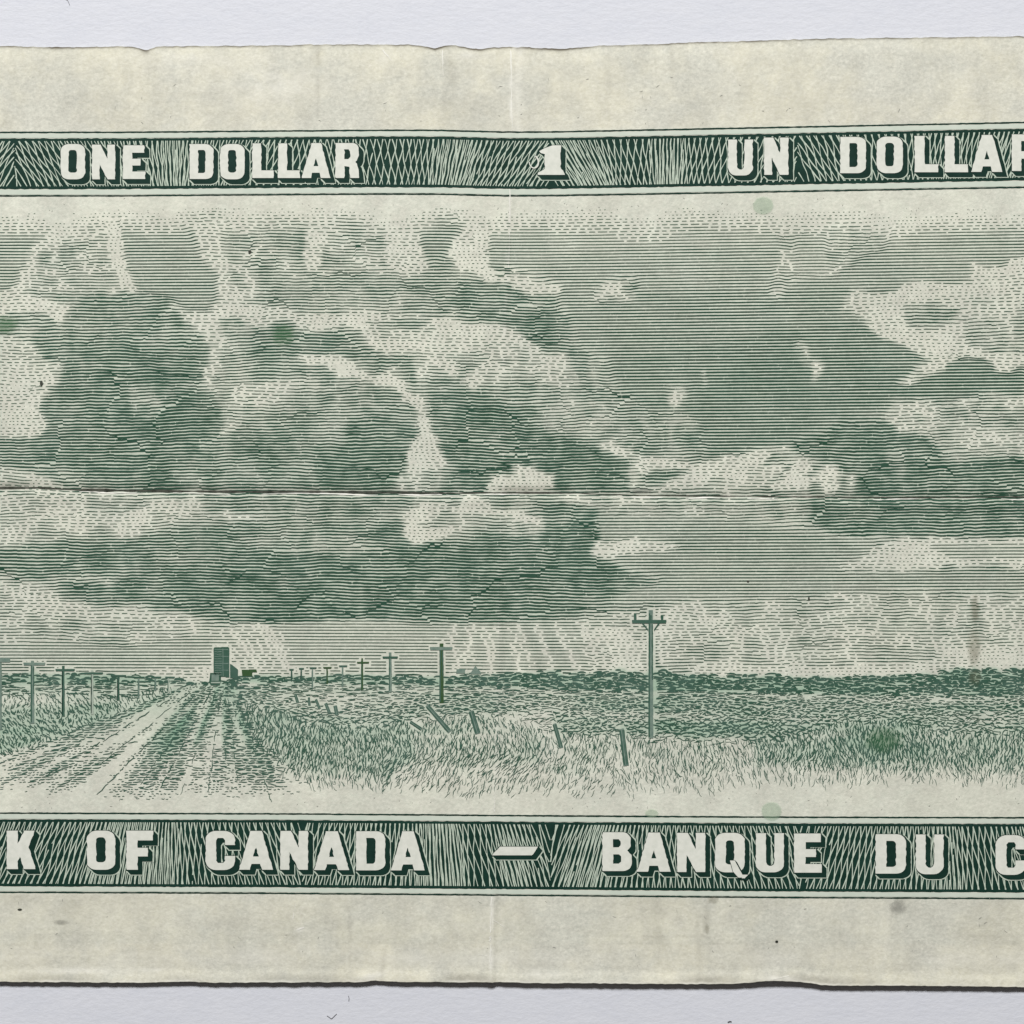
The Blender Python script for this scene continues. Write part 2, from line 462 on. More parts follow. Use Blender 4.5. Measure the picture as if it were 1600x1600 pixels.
def build_paper():
    xs = np.concatenate([np.arange(-735, -40, 8.), np.arange(-40, 1640, 3.2), np.arange(1640, 2461, 8.)])
    ts = np.concatenate([[0, .6, 1.4, 2.4, 4, 6, 9], np.arange(12.5, 1453, 3.6), [1456, 1459, 1461, 1462.6, 1463.7, 1464.4, 1465]]) / 1465.
    XX, TT = np.meshgrid(xs, ts)
    et = edge_top(XX); eb = edge_bot(XX)
    YY = et + (eb - et) * TT
    # end edges slightly ragged too
    ny, nx = XX.shape
    Z = H(XX, YY)
    P = np.stack([(XX - 800) * S, (800 - YY) * S, Z], -1).reshape(-1, 3)
    PB = P.copy(); PB[:, 2] -= 95 * UM
    N = ny * nx
    idx = np.arange(N).reshape(ny, nx)
    a = idx[:-1, :-1].ravel(); b = idx[1:, :-1].ravel(); c_ = idx[1:, 1:].ravel(); d = idx[:-1, 1:].ravel()
    top = np.stack([a, b, c_, d], 1); bot = np.stack([a, d, c_, b], 1) + N
    def side(L, flip):
        q = np.stack([L[:-1], L[1:], L[1:] + N, L[:-1] + N], 1)
        return q[:, ::-1] if flip else q
    F = np.concatenate([top, bot, side(idx[0], False), side(idx[-1], True), side(idx[:, 0], True), side(idx[:, -1], False)])
    V = np.concatenate([P, PB])
    me = bpy.data.meshes.new("paper")
    me.vertices.add(len(V)); me.vertices.foreach_set('co', V.astype(np.float32).ravel())
    me.loops.add(F.size); me.loops.foreach_set('vertex_index', F.astype(np.int32).ravel())
    me.polygons.add(len(F)); me.polygons.foreach_set('loop_start', (np.arange(len(F)) * 4).astype(np.int32))
    me.update(calc_edges=True)
    sm = np.ones(len(F), bool); sm[2 * len(top):] = False
    me.polygons.foreach_set('use_smooth', sm)
    g = grime_shade_field(XX, YY).ravel()
    at = me.attributes.new('grime_shade', 'FLOAT', 'POINT')
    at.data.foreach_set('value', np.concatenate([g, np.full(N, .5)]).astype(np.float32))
    at = me.attributes.new('wear_rim', 'FLOAT', 'POINT')
    wv = wear_rim_field(XX, YY).ravel(); at.data.foreach_set('value', np.concatenate([wv, 0 * wv]).astype(np.float32))
    yn = YY - dyw(XX, YY)
    ik = 1 / (1 + np.exp((205 - yn) / 1.5)) / (1 + np.exp((yn - 1396) / 1.5))
    ik = (ik * .75 + .18 * ((YY > 1396) & (YY < 1474))).ravel()
    at = me.attributes.new('inked', 'FLOAT', 'POINT')
    at.data.foreach_set('value', np.concatenate([ik, ik]).astype(np.float32))
    tv = np.where((YY > 322) & (YY < 1276), samp(FILM, XX, YY), 0).ravel()
    at = me.attributes.new('film', 'FLOAT', 'POINT')
    at.data.foreach_set('value', np.concatenate([tv, 0 * tv]).astype(np.float32))
    me.materials.append(M_PAPER)
    o = bpy.data.objects.new("paper", me); scene.collection.objects.link(o); o.parent = note
    return o

# ---------------------------------------------------------------- engraved sky: tone map
FX0, FY0, FD = -320, 320, 2.0
fx = np.arange(FX0, 1922, FD); fy = np.arange(FY0, 1280, FD)
FX, FY = np.meshgrid(fx, fy)
def samp(A, x, y):
    u = np.clip((np.asarray(x, float) - FX0) / FD, 0, A.shape[1] - 1.001); v = np.clip((np.asarray(y, float) - FY0) / FD, 0, A.shape[0] - 1.001)
    i = u.astype(int); j = v.astype(int); a = u - i; b = v - j
    return (A[j, i] * (1 - a) + A[j, i + 1] * a) * (1 - b) + (A[j + 1, i] * (1 - a) + A[j + 1, i + 1] * a) * b

# (tone 0..9, kind, outline); kind c = cloud (wavy strokes), s = clear sky (ruled lines), w = ragged bright cloud
SKY = [
 (3.6,'c',[(-320,320),(1920,320),(1920,1060),(-320,1060)]),
 # clear ruled sky on the right, darkening downwards
 (3.0,'s',[(840,320),(1920,320),(1920,460),(900,440),(800,420),(790,380),(800,330)]),
 (3.8,'s',[(830,400),(1000,385),(1920,395),(1920,560),(900,560),(880,520),(870,460)]),
 (4.7,'s',[(890,520),(885,470),(1000,455),(1600,450),(1600,640),(1400,650),(1200,700),(1100,715),(1000,640),(955,590),(950,560)]),
 (5.4,'s',[(955,570),(1150,530),(1330,500),(1440,560),(1600,570),(1600,625),(1400,620),(1330,655),(1230,695),(1180,703),(1110,715),(1100,700),(1000,640)]),
 (5.9,'s',[(1090,600),(1210,560),(1390,565),(1470,585),(1600,590),(1600,615),(1400,615),(1300,650),(1230,690),(1110,712),(1095,660)]),
 (2.3,'c',[(1225,352),(1300,345),(1395,345),(1385,385),(1340,400),(1300,432),(1240,440),(1215,400)]),
 (2.9,'s',[(1240,365),(1290,362),(1290,425),(1245,430)]),
 (3.7,'s',[(1430,360),(1640,350),(1640,440),(1500,440),(1420,430),(1380,420)]),
 (3.0,'c',[(1205,430),(1222,400),(1228,430),(1216,470),(1206,462)]),
 # top left rays
 (3.9,'s',[(-320,352),(0,352),(98,345),(92,357),(60,382),(38,415),(22,450),(0,457),(-320,460)]),
 (1.3,'c',[(100,345),(122,345),(100,375),(70,400),(55,440),(20,475),(0,500),(-60,500),(-60,457),(0,457),(22,450),(38,415),(60,382)]),
 (2.7,'c',[(110,358),(170,358),(175,420),(192,455),(130,462),(60,452),(62,402),(90,380)]),
 (.8,'c',[(168,350),(188,352),(192,372),(197,410),(218,456),(196,456),(178,430),(168,390)]),
 (4.0,'s',[(188,348),(288,350),(305,382),(327,417),(343,432),(337,475),(325,488),(290,486),(270,467),(217,455),(201,420),(191,380)]),
 (1.5,'c',[(300,345),(400,350),(455,360),(440,400),(420,450),(400,490),(372,500),(352,520),(346,570),(330,602),(312,585),(320,525),(292,502),(275,482),(325,490),(341,470),(345,430),(327,412),(305,378)]),
 (2.4,'c',[(345,350),(470,350),(470,420),(420,480),(380,470),(350,410)]),
 (1.4,'c',[(-60,460),(50,460),(112,480),(112,495),(85,507),(55,487),(-60,490)]),
 (1.7,'c',[(-60,520),(30,523),(62,535),(67,560),(107,575),(92,600),(67,620),(62,640),(72,660),(62,682),(-60,692)]),
 (1.0,'w',[(-60,600),(20,600),(55,610),(60,650),(58,682),(20,690),(-60,690)]),
 (4.6,'c',[(-60,495),(48,486),(75,494),(90,507),(122,508),(127,540),(117,566),(70,562),(60,537),(30,526),(-60,522)]),
 # the big dark cloud at left
 (5.2,'c',[(103,505),(108,486),(125,467),(150,461),(215,459),(265,470),(287,500),(292,525),(320,530),(327,560),(312,600),(347,630),(359,660),(347,690),(322,700),(330,765),(90,765),(60,746),(30,726),(-60,722),(-60,692),(60,682),(77,660),(62,640),(72,610),(97,590),(107,570),(102,540)]),
 (6.4,'c',[(180,550),(220,530),(250,545),(262,600),(272,640),(302,650),(325,680),(290,740),(250,762),(140,762),(120,730),(60,720),(100,690),(120,640),(150,580)]),
 (4.3,'c',[(198,605),(240,598),(255,640),(235,660),(205,640)]),
 (2.2,'c',[(350,640),(372,600),(400,610),(430,600),(410,640),(365,680),(345,705),(322,722),(316,702),(347,688)]),
 (1.6,'w',[(-60,735),(15,727),(42,738),(62,745),(100,755),(98,766),(-60,766)]),
 # middle group
 (3.6,'c',[(345,500),(372,498),(400,487),(400,520),(395,600),(372,600),(384,545),(350,525)]),
 (4.2,'c',[(382,545),(400,530),(430,520),(430,600),(400,615),(380,590)]),
 (3.4,'c',[(400,400),(440,365),(470,372),(470,420),(600,400),(640,430),(700,440),(700,490),(560,490),(470,490),(400,470)]),
 (3.5,'c',[(480,430),(560,420),(660,440),(800,445),(800,500),(680,495),(560,488),(480,478),(430,465)]),
 (5.0,'c',[(640,455),(700,440),(800,445),(860,465),(890,500),(905,540),(930,560),(870,560),(840,545),(830,530),(790,515),(740,503),(690,495)]),
 (.9,'c',[(475,358),(508,370),(502,410),(485,422),(474,402)]),
 (1.7,'c',[(598,365),(655,365),(672,420),(640,440),(610,420)]),
 (4.6,'s',[(655,352),(722,352),(706,385),(692,400),(681,417),(664,400)]),
 (1.1,'w',[(700,378),(728,352),(745,345),(762,365),(766,410),(777,430),(805,428),(805,442),(760,442),(740,425),(700,410)]),
 (3.6,'s',[(762,348),(850,340),(860,420),(800,418),(768,414)]),
 (1.3,'w',[(380,478),(430,480),(480,491),(560,490),(680,494),(722,500),(790,510),(830,530),(842,552),(885,557),(872,566),(905,588),(900,602),(860,598),(845,585),(800,560),(760,548),(700,557),(640,552),(590,546),(562,522),(545,505),(500,520),(470,512),(440,495),(430,508),(380,512)]),
 (3.2,'c',[(572,498),(670,500),(682,512),(640,531),(600,530),(577,515)]),
 (1.9,'c',[(700,520),(790,535),(860,560),(895,575),(850,580),(790,570),(700,550)]),
 (5.2,'c',[(390,517),(425,511),(445,507),(470,520),(530,515),(541,530),(577,541),(602,556),(642,562),(655,585),(690,600),(655,603),(630,580),(610,575),(590,581),(565,566),(540,557),(500,555),(460,558),(420,600),(395,610)]),
 (4.0,'c',[(395,612),(460,566),(500,575),(525,590),(560,600),(622,608),(637,635),(655,660),(640,700),(625,768),(395,768),(385,700),(375,660)]),
 (2.6,'c',[(400,600),(450,590),(500,600),(500,640),(440,645),(400,640)]),
 (6.1,'c',[(550,655),(640,657),(640,700),(628,768),(500,768),(480,725),(540,695)]),
 (5.2,'c',[(320,700),(350,680),(400,665),(470,665),(500,700),(480,768),(320,768)]),
 (2.4,'c',[(640,560),(700,555),(760,550),(800,560),(890,572),(900,605),(800,602),(740,600),(700,592),(660,600)]),
 (.7,'w',[(460,555),(545,557),(560,575),(580,590),(610,580),(627,590),(645,612),(658,622),(663,650),(677,672),(684,700),(697,720),(692,735),(682,768),(625,768),(636,700),(652,680),(653,650),(635,625),(620,605),(590,600),(570,595),(545,590),(530,592),(515,580),(500,570),(470,563)]),
 (4.5,'c',[(665,603),(700,592),(740,600),(800,603),(900,605),(960,600),(1010,640),(1070,640),(1095,660),(1105,705),(1000,712),(960,692),(900,688),(870,680),(800,660),(700,650)]),
 (3.5,'c',[(830,610),(950,610),(960,660),(930,690),(850,670)]),
 (6.3,'c',[(668,622),(700,610),(760,612),(800,640),(870,688),(950,700),(993,730),(985,768),(868,768),(862,740),(822,734),(800,727),(765,768),(692,768),(707,732),(692,700),(677,665)]),
 (2.6,'c',[(618,742),(640,735),(690,735),(680,770),(618,770)]),
 (1.2,'w',[(716,598),(745,572),(770,560),(752,590),(742,612)]),
 (1.3,'w',[(800,423),(820,434),(872,445),(872,461),(845,464),(820,462),(800,457)]),
 (2.9,'w',[(915,474),(920,455),(948,436),(985,428),(998,443),(985,470),(950,476)]),
 (1.2,'w',[(926,468),(935,452),(958,440),(985,434),(975,450),(950,460),(945,472)]),
 (4.0,'c',[(1045,600),(1075,597),(1078,630),(1060,645),(1048,630)]),
 (2.0,'w',[(1050,618),(1066,603),(1072,612),(1060,634),(1048,632)]),
 (2.6,'w',[(1098,575),(1103,575),(1102,612),(1097,612)]),
 (1.0,'w',[(925,697),(950,690),(985,700),(1010,712),(960,712)]),
 # bright cloud top right
 (1.2,'w',[(1313,480),(1328,455),(1350,458),(1380,460),(1415,447),(1455,436),(1490,447),(1518,440),(1514,411),(1545,420),(1580,407),(1600,395),(1700,390),(1700,570),(1590,577),(1570,587),(1550,580),(1540,563),(1500,560),(1470,573),(1440,560),(1420,545),(1400,536),(1375,530),(1352,512),(1352,496)]),
 (3.3,'c',[(1410,478),(1450,470),(1500,480),(1492,505),(1450,516),(1415,506)]),
 (3.2,'c',[(1505,500),(1600,488),(1650,488),(1650,548),(1540,555),(1512,540)]),
 (1.9,'c',[(1500,468),(1600,450),(1650,450),(1650,490),(1510,500)]),
 (4.6,'s',[(1238,540),(1262,545),(1293,568),(1282,588),(1250,572)]),
 (1.8,'w',[(1240,536),(1250,531),(1263,545),(1264,556),(1258,556),(1255,544),(1243,543)]),
 (1.8,'w',[(1270,562),(1290,568),(1292,576),(1280,585),(1272,598),(1266,598),(1274,580),(1266,570)]),
 (1.8,'w',[(1398,600),(1420,580),(1440,570),(1482,560),(1470,580),(1430,602)]),
 (6.0,'s',[(1495,568),(1535,560),(1552,582),(1600,585),(1600,615),(1400,618),(1450,590)]),
 (2.4,'c',[(1383,650),(1392,632),(1460,622),(1490,626),(1530,616),(1700,620),(1700,712),(1600,712),(1520,715),(1475,722),(1462,700),(1440,678),(1400,670)]),
 (3.6,'c',[(1480,640),(1700,635),(1700,660),(1520,668),(1470,660)]),
 # band of clouds above the fold at right
 (2.4,'c',[(985,708),(1010,712),(1080,722),(1170,703),(1230,700),(1300,722),(1340,745),(1330,778),(985,778)]),
 (1.3,'w',[(1000,712),(1080,722),(1070,735),(1000,738),(985,725)]),
 (5.0,'c',[(1000,738),(1095,733),(1095,745),(1010,752),(995,745)]),
 (1.2,'w',[(1100,722),(1190,705),(1210,712),(1170,740),(1110,750),(1080,765),(1000,768),(1040,752)]),
 (.8,'w',[(765,768),(772,742),(800,745),(797,728),(822,728),(862,738),(866,768)]),
 (4.4,'c',[(1200,715),(1225,705),(1260,705),(1330,730),(1330,770),(1190,770),(1190,730)]),
 (1.0,'w',[(1205,762),(1222,748),(1226,736),(1234,738),(1238,724),(1248,716),(1256,722),(1266,719),(1273,730),(1264,742),(1268,756),(1255,770),(1240,764),(1222,770)]),
 (1.8,'w',[(1150,745),(1190,728),(1228,722),(1228,740),(1200,760),(1160,765)]),
 (1.1,'w',[(1277,748),(1282,735),(1289,737),(1293,724),(1302,720),(1310,728),(1326,731),(1320,744),(1309,750),(1308,764),(1292,770),(1284,762)]),
 (2.2,'w',[(1268,735),(1282,730),(1284,750),(1270,755)]),
 (2.3,'w',[(1322,735),(1345,742),(1352,760),(1322,765)]),
 (6.4,'c',[(1230,700),(1260,682),(1330,655),(1380,652),(1400,675),(1450,682),(1465,702),(1475,722),(1600,714),(1750,714),(1750,840),(1600,839),(1405,839),(1310,836),(1270,812),(1262,780),(1335,776),(1334,747),(1300,724),(1260,712)]),
 (4.2,'c',[(1390,700),(1410,700),(1420,740),(1400,750),(1385,730)]),
 # below the fold, left
 (3.3,'c',[(-60,770),(400,770),(400,830),(260,830),(200,842),(100,842),(60,852),(-60,858)]),
 (1.7,'w',[(60,776),(110,770),(240,778),(300,772),(332,796),(402,796),(420,806),(330,808),(232,802),(216,846),(190,832),(150,816),(130,842),(92,832),(60,810)]),
 (3.4,'c',[(135,780),(232,780),(230,797),(140,797)]),
 (4.8,'c',[(340,772),(640,772),(625,800),(560,835),(440,840),(400,830),(330,818),(250,835),(262,822),(400,812),(420,804),(335,796)]),
 (2.2,'c',[(-60,775),(60,772),(80,800),(100,845),(40,850),(-60,850)]),
 (5.7,'c',[(-60,862),(60,852),(100,840),(200,842),(232,838),(262,826),(330,820),(400,832),(450,838),(560,836),(620,810),(660,840),(700,840),(850,832),(850,782),(895,786),(930,792),(925,812),(937,838),(930,865),(970,882),(978,892),(1030,900),(1025,910),(980,922),(930,936),(912,946),(902,966),(830,968),(790,973),(700,974),(560,966),(470,971),(400,971),(320,966),(300,958),(250,951),(200,946),(130,946),(95,936),(85,920),(102,905),(90,900),(70,906),(0,893),(-60,893)]),
 (6.7,'c',[(300,880),(450,865),(620,860),(700,848),(850,838),(930,800),(935,838),(925,870),(965,890),(900,945),(830,965),(700,968),(400,968),(310,955),(250,915)]),
 (4.0,'c',[(400,836),(560,834),(620,846),(600,860),(450,865),(400,865)]),
 (2.6,'c',[(70,905),(100,900),(175,905),(190,908),(90,912)]),
 (1.0,'w',[(628,815),(632,800),(655,790),(682,780),(715,785),(740,773),(760,785),(782,800),(800,798),(842,805),(848,820),(852,836),(820,836),(790,836),(750,822),(712,826),(690,843),(650,850),(632,842)]),
 (3.5,'c',[(690,800),(740,803),(762,820),(715,822),(690,815)]),
 (3.0,'c',[(650,812),(700,806),(712,818),(660,826)]),
 (3.0,'c',[(715,806),(790,808),(846,826),(848,838),(760,830),(715,828)]),
 (4.2,'c',[(700,770),(738,772),(720,792),(702,790)]),
 # below the fold, right
 (2.4,'c',[(870,772),(985,775),(1100,782),(1100,812),(940,815),(930,790),(880,782)]),
 (3.9,'s',[(935,808),(1100,808),(1260,822),(1310,838),(1372,840),(1368,858),(1330,876),(1300,892),(1340,897),(1480,892),(1600,892),(1700,892),(1700,928),(1400,925),(1100,940),(940,940),(985,922),(1030,908),(1032,898),(980,890),(940,865),(940,835)]),
 (4.6,'s',[(1050,830),(1200,828),(1310,842),(1350,855),(1310,872),(1150,880),(1040,862)]),
 (1.5,'w',[(930,848),(1000,843),(1050,848),(1060,860),(1000,866),(930,872),(922,860)]),
 (3.2,'c',[(1100,782),(1262,782),(1270,812),(1260,820),(1100,808)]),
 (1.5,'w',[(1368,858),(1390,844),(1420,839),(1600,842),(1700,842),(1700,892),(1500,880),(1490,876),(1470,888),(1350,894),(1300,890),(1332,876)]),
 (3.2,'s',[(1450,850),(1700,848),(1700,872),(1480,872)]),
 # pale lower sky
 (2.7,'c',[(-60,893),(0,893),(70,906),(85,920),(95,936),(130,946),(250,951),(320,966),(400,971),(400,1060),(-60,1060)]),
 (1.9,'c',[(-60,905),(70,910),(90,940),(200,950),(300,965),(330,985),(250,985),(100,965),(0,950),(-60,950)]),
 (3.3,'s',[(-60,1005),(100,1000),(200,1010),(330,990),(340,1040),(200,1048),(-60,1052)]),
 (3.2,'s',[(430,975),(560,967),(700,975),(790,974),(830,969),(900,967),(920,1045),(700,1050),(470,1050)]),
 (2.5,'s',[(330,980),(400,973),(440,985),(470,1052),(330,1052)]),
 (.9,'s',[(392,972),(420,974),(438,1002),(458,1052),(449,1052),(424,1008),(408,988)]),
 (1.0,'s',[(356,982),(368,982),(388,1008),(412,1050),(404,1050),(378,1012)]),
 (1.0,'w',[(300,1052),(330,1040),(336,1062),(300,1062)]),
 (2.0,'c',[(905,968),(1000,960),(1012,1000),(1012,1050),(930,1050),(915,1020)]),
 (1.1,'c',[(925,985),(985,980),(1000,1010),(1005,1048),(960,1048),(945,1020)]),
 (1.6,'s',[(705,976),(712,976),(718,1052),(711,1052)]),
 (1.6,'s',[(728,976),(734,976),(743,1052),(737,1052)]),
 (1.6,'s',[(752,976),(761,976),(774,1052),(765,1052)]),
 (1.6,'s',[(789,976),(795,976),(815,1052),(809,1052)]),
 (1.6,'s',[(806,976),(814,976),(840,1052),(832,1052)]),
 (1.6,'s',[(832,976),(838,976),(870,1052),(864,1052)]),
 (1.6,'s',[(860,976),(869,976),(909,1052),(900,1052)]),
 (1.6,'s',[(884,976),(890,976),(936,1052),(930,1052)]),
 (1.6,'s',[(900,976),(910,976),(960,1052),(950,1052)]),
 (2.4,'c',[(1030,965),(1200,935),(1330,925),(1440,925),(1700,928),(1700,1045),(1400,1055),(1030,1050)]),
 (1.5,'c',[(1020,945),(1100,940),(1120,975),(1060,1000),(1030,1040)]),
 (3.4,'c',[(1330,1000),(1450,1005),(1440,1030),(1340,1032)]),
 (3.0,'c',[(1320,960),(1450,965),(1440,990),(1330,985)]),
 (1.0,'c',[(1080,1035),(1200,1042),(1400,1038),(1480,1030),(1600,1020),(1700,1020),(1700,1060),(1080,1060)]),
 (1.0,'c',[(1460,1008),(1600,1010),(1600,1040),(1460,1040)]),
]
def paint():
    d1 = 5.0; 
    def warped(k):
        a = {'c': 5.5, 's': 1.2, 'w': 5.0}[k]
        b = {'c': 2.6, 's': .4, 'w': 4.6}[k]
        wx = a * vnoise(FX, FY, 26, 18, 101) + b * vnoise(FX, FY, 9, 7, 102)
        wy = .7 * a * vnoise(FX, FY, 26, 16, 103) + .8 * b * vnoise(FX, FY, 9, 7, 104)
        return FX + wx, FY + wy
    W = {k: warped(k) for k in 'csw'}
    T = np.zeros(FX.shape); C = np.zeros(FX.shape); B = np.zeros(FX.shape)
    for tone, kind, P in SKY:
        m = inpoly(W[kind][0], W[kind][1], P).astype(float)
        if kind == 's': m = blur(m, 1)
        else: m = blur(m, 2 if kind == 'c' else 1)
        T = T * (1 - m) + tone * m
        C = C * (1 - m) + (0. if kind == 's' else 1.) * m
    lo = np.clip((T - .3) / 2.2, .45, 1)
    T = blur(T, 1)
    T += C * lo * (.5 * fbm(FX, FY, 80, 50, 111) + .45 * vnoise(FX, FY, 12, 8, 112) + .8 * fbm(FX, FY, 34, 30, 113, 3))
    # rounded billows: each lobe is lit at its upper rim and shaded below
    bx, by = FX + 10 * vnoise(FX, FY, 30, seed=115), FY + 8 * vnoise(FX, FY, 26, seed=116)
    b1 = np.abs(vnoise(bx, by, 44, 30, 117)); b2 = np.abs(vnoise(bx, by, 21, 15, 217))
    b1 = np.clip(b1 * 1.25, 0, 1); T += C * lo * (1.7 * (b1 - .28) + 1.7 * (b2 - .28))
    T += (1 - C) * (.55 * fbm(FX, FY, 150, 50, 123) + .25 * vnoise(FX, FY, 40, 16, 124))
    # bright scalloped seams between billows
    r = np.abs(vnoise(FX + 8 * vnoise(FX, FY, 12, seed=119), FY, 52, 34, 114))
    T -= C * .55 * np.exp(-(r / .06) ** 2) * (vnoise(FX, FY, 110, seed=118) > -.1)
    # slanting rays low in the sky
    ray = (FY > 970) & (FX > 690) & (FX < 930)
    ang = (FX - 800) / np.maximum(FY - 820., 40.)
    T -= ray * 1.0 * np.clip(np.sin(ang * 30), 0, 1)
    # fade in under the top frame
    ft = np.clip((FY - dyw(FX, FY) - 330 - 15 * vnoise(FX, FY * 0, 75, seed=121) - 6 * vnoise(FX, FY, 16, 12, 122)) / 46., 0, 1)
    T = T * ft
    return np.clip(T, 0, 8), blur(C, 3)
TONE, CLOUD = paint()

# pictured objects that leave their silhouette free of sky lines: x, arm_y, arm_x0, arm_x1, foot_y, width, top_y
POLES = [(52, 1037, 38, 72, 1130, 7, 1032, 'mid'), (100, 1046.5, 88, 118, 1119, 5.5, 1040, 'dark'), (145, 1051.5, 133, 162, 1116, 5, 1047, 'edge'),
         (186, 1055.5, 174, 198, 1094, 4.5, 1053, 'dark'), (217.5, 1058, 210, 227, 1090, 3.4, 1057, 'mid'), (243.5, 1058, 237, 253, 1079, 3.4, 1056, 'mid'), (264, 1058, 259, 274, 1083, 3, 1056, 'pale'),
         (456, 1046, 452.5, 459.5, 1064, 3, 1044.5, 'dark'), (471, 1044.5, 467.5, 475.5, 1062, 3, 1043, 'dark'), (488.5, 1043.5, 484, 495, 1075, 2.6, 1043, 'mid'),
         (511.5, 1043, 505.5, 518.5, 1068, 3, 1041.5, 'olive'), (535.5, 1040.5, 530, 543, 1073, 3, 1039.5, 'mid'), (566, 1035, 558, 577, 1077, 4, 1028, 'olive'),
         (610, 1027, 598, 622, 1081, 5.4, 1019, 'mid'), (690, 1013, 672, 707, 1098, 8, 1005, 'olive'), (1016.5, 971, 987, 1041, 1153, 9, 953, 'mid')]
POSTS = [((667, 1101), (703, 1143), 7), ((736, 1110), (747, 1146), 9), ((641, 1127), (659, 1139), 5), ((866, 1130), (877, 1168), 6.5), ((971, 1138), (978, 1196), 8.5),
         ((462, 1085), (466, 1098), 4.5), ((483, 1089), (484, 1102), 3.5), ((494, 1092), (500, 1107), 4), ((509, 1098), (515, 1113), 5), ((524, 1102), (527, 1117), 6)]
CLEAR = np.zeros(FX.shape, bool)
for (x, ay, a0, a1, fy_, w, ty, _) in POLES:
    CLEAR |= (np.abs(FX - x) < w / 2 + 1.6) & (FY > ty - 2) & (FY < fy_ + 1)
    hh = max(2.2, w * .42)
    CLEAR |= (FX > a0 - 2) & (FX < a1 + 2) & (np.abs(FY - ay) < hh + 1.2)
for (p0, p1, w) in POSTS:
    vx, vy = p1[0] - p0[0], p1[1] - p0[1]; L2 = vx * vx + vy * vy
    t = np.clip(((FX - p0[0]) * vx + (FY - p0[1]) * vy) / L2, 0, 1)
    CLEAR |= np.hypot(FX - p0[0] - t * vx, FY - p0[1] - t * vy) < w / 2 + 1.3
for (a, b, c_, d) in ((332, 1009, 361, 1060), (359, 1036, 375, 1062), (326, 1048, 348, 1073), (376, 1044, 403, 1056)):
    CLEAR |= (FX > a) & (FX < c_) & (FY > b) & (FY < d)
TREE_T = ([-320, 0, 30, 45, 60, 62, 90, 110, 160, 200, 240, 275, 300, 330, 376, 405, 420, 450, 480, 560, 600, 640, 700, 735, 742, 750, 800, 850, 900, 940, 970, 1010, 1040, 1060, 1075, 1118, 1130, 1140, 1182, 1184, 1215, 1230, 1300, 1400, 1440, 1470, 1500, 1530, 1600, 1900],
          [1052, 1054, 1054, 1050, 1049, 1056, 1053, 1050, 1053, 1054, 1057, 1058, 1066, 1066, 1058, 1055, 1056, 1057, 1056, 1052, 1055, 1056, 1057, 1052, 1050, 1055, 1052, 1050, 1053, 1050, 1047, 1050, 1048, 1053, 1055, 1055, 1060, 1053, 1053, 1059, 1053, 1058, 1058, 1055, 1053, 1050, 1044, 1046, 1045, 1044])
TREE_B = ([-320, 0, 200, 280, 330, 400, 600, 700, 800, 1000, 1200, 1400, 1600, 1900], [1068, 1069, 1070, 1068, 1069, 1066, 1069, 1071, 1075, 1079, 1082, 1085, 1085, 1087])
def tree_top(x): return np.interp(x, *TREE_T) - np.where((x > 780) & ((x < 1118) | (x > 1190)), 3.4 * (1 - 2 * np.abs(vnoise(x, 0 * x, 17, seed=132))) * np.interp(x, [780, 850, 1075, 1080, 1195, 1200, 1290, 1300, 1420, 1460, 1600], [.2, 1, 1, .4, .3, .9, .9, .3, .3, 1.2, 1.2]), 0) + 1.2 * vnoise(x, 0 * x, 7, seed=130) + .8 * vnoise(x, 0 * x, 3, seed=131)
def tree_bot(x): return np.interp(x, *TREE_B)
CLEAR |= (FY > tree_top(FX) - 1.5)

T_SKY = np.where(CLEAR, -5, TONE)

# ---------------------------------------------------------------- sky lines
def voronoi_shift():
    pts = np.stack([rng.uniform(-330, 1930, 420), rng.uniform(320, 1070, 420)], 1)
    off = rng.uniform(-.7, .7, len(pts)); slope = rng.uniform(-.03, .03, len(pts)); cut = rng.rand(len(pts)) < -1
    gx, gy = np.meshgrid(np.arange(FX0, 1922, 4.), np.arange(FY0, 1064, 4.))
    jx = gx + 14 * vnoise(gx, gy, 22, 16, 141); jy = gy + 9 * vnoise(gx, gy, 22, 16, 142)
    best = np.full(gx.shape, 1e9); idx = np.zeros(gx.shape, int)
    for k, (a, b) in enumerate(pts):
        d = (jx - a) ** 2 + ((jy - b) * 1.6) ** 2
        m = d < best
        best[m] = d[m]; idx[m] = k
    sh = off[idx] + slope[idx] * np.clip(gx - pts[idx, 0], -60, 60)
    return np.where(cut[idx], idx, -1), sh
VID, VSH = voronoi_shift()
sky_mb = MB()
xs = np.arange(-300, 1900, 1.25)
SP = 4.9
PITCH = SP
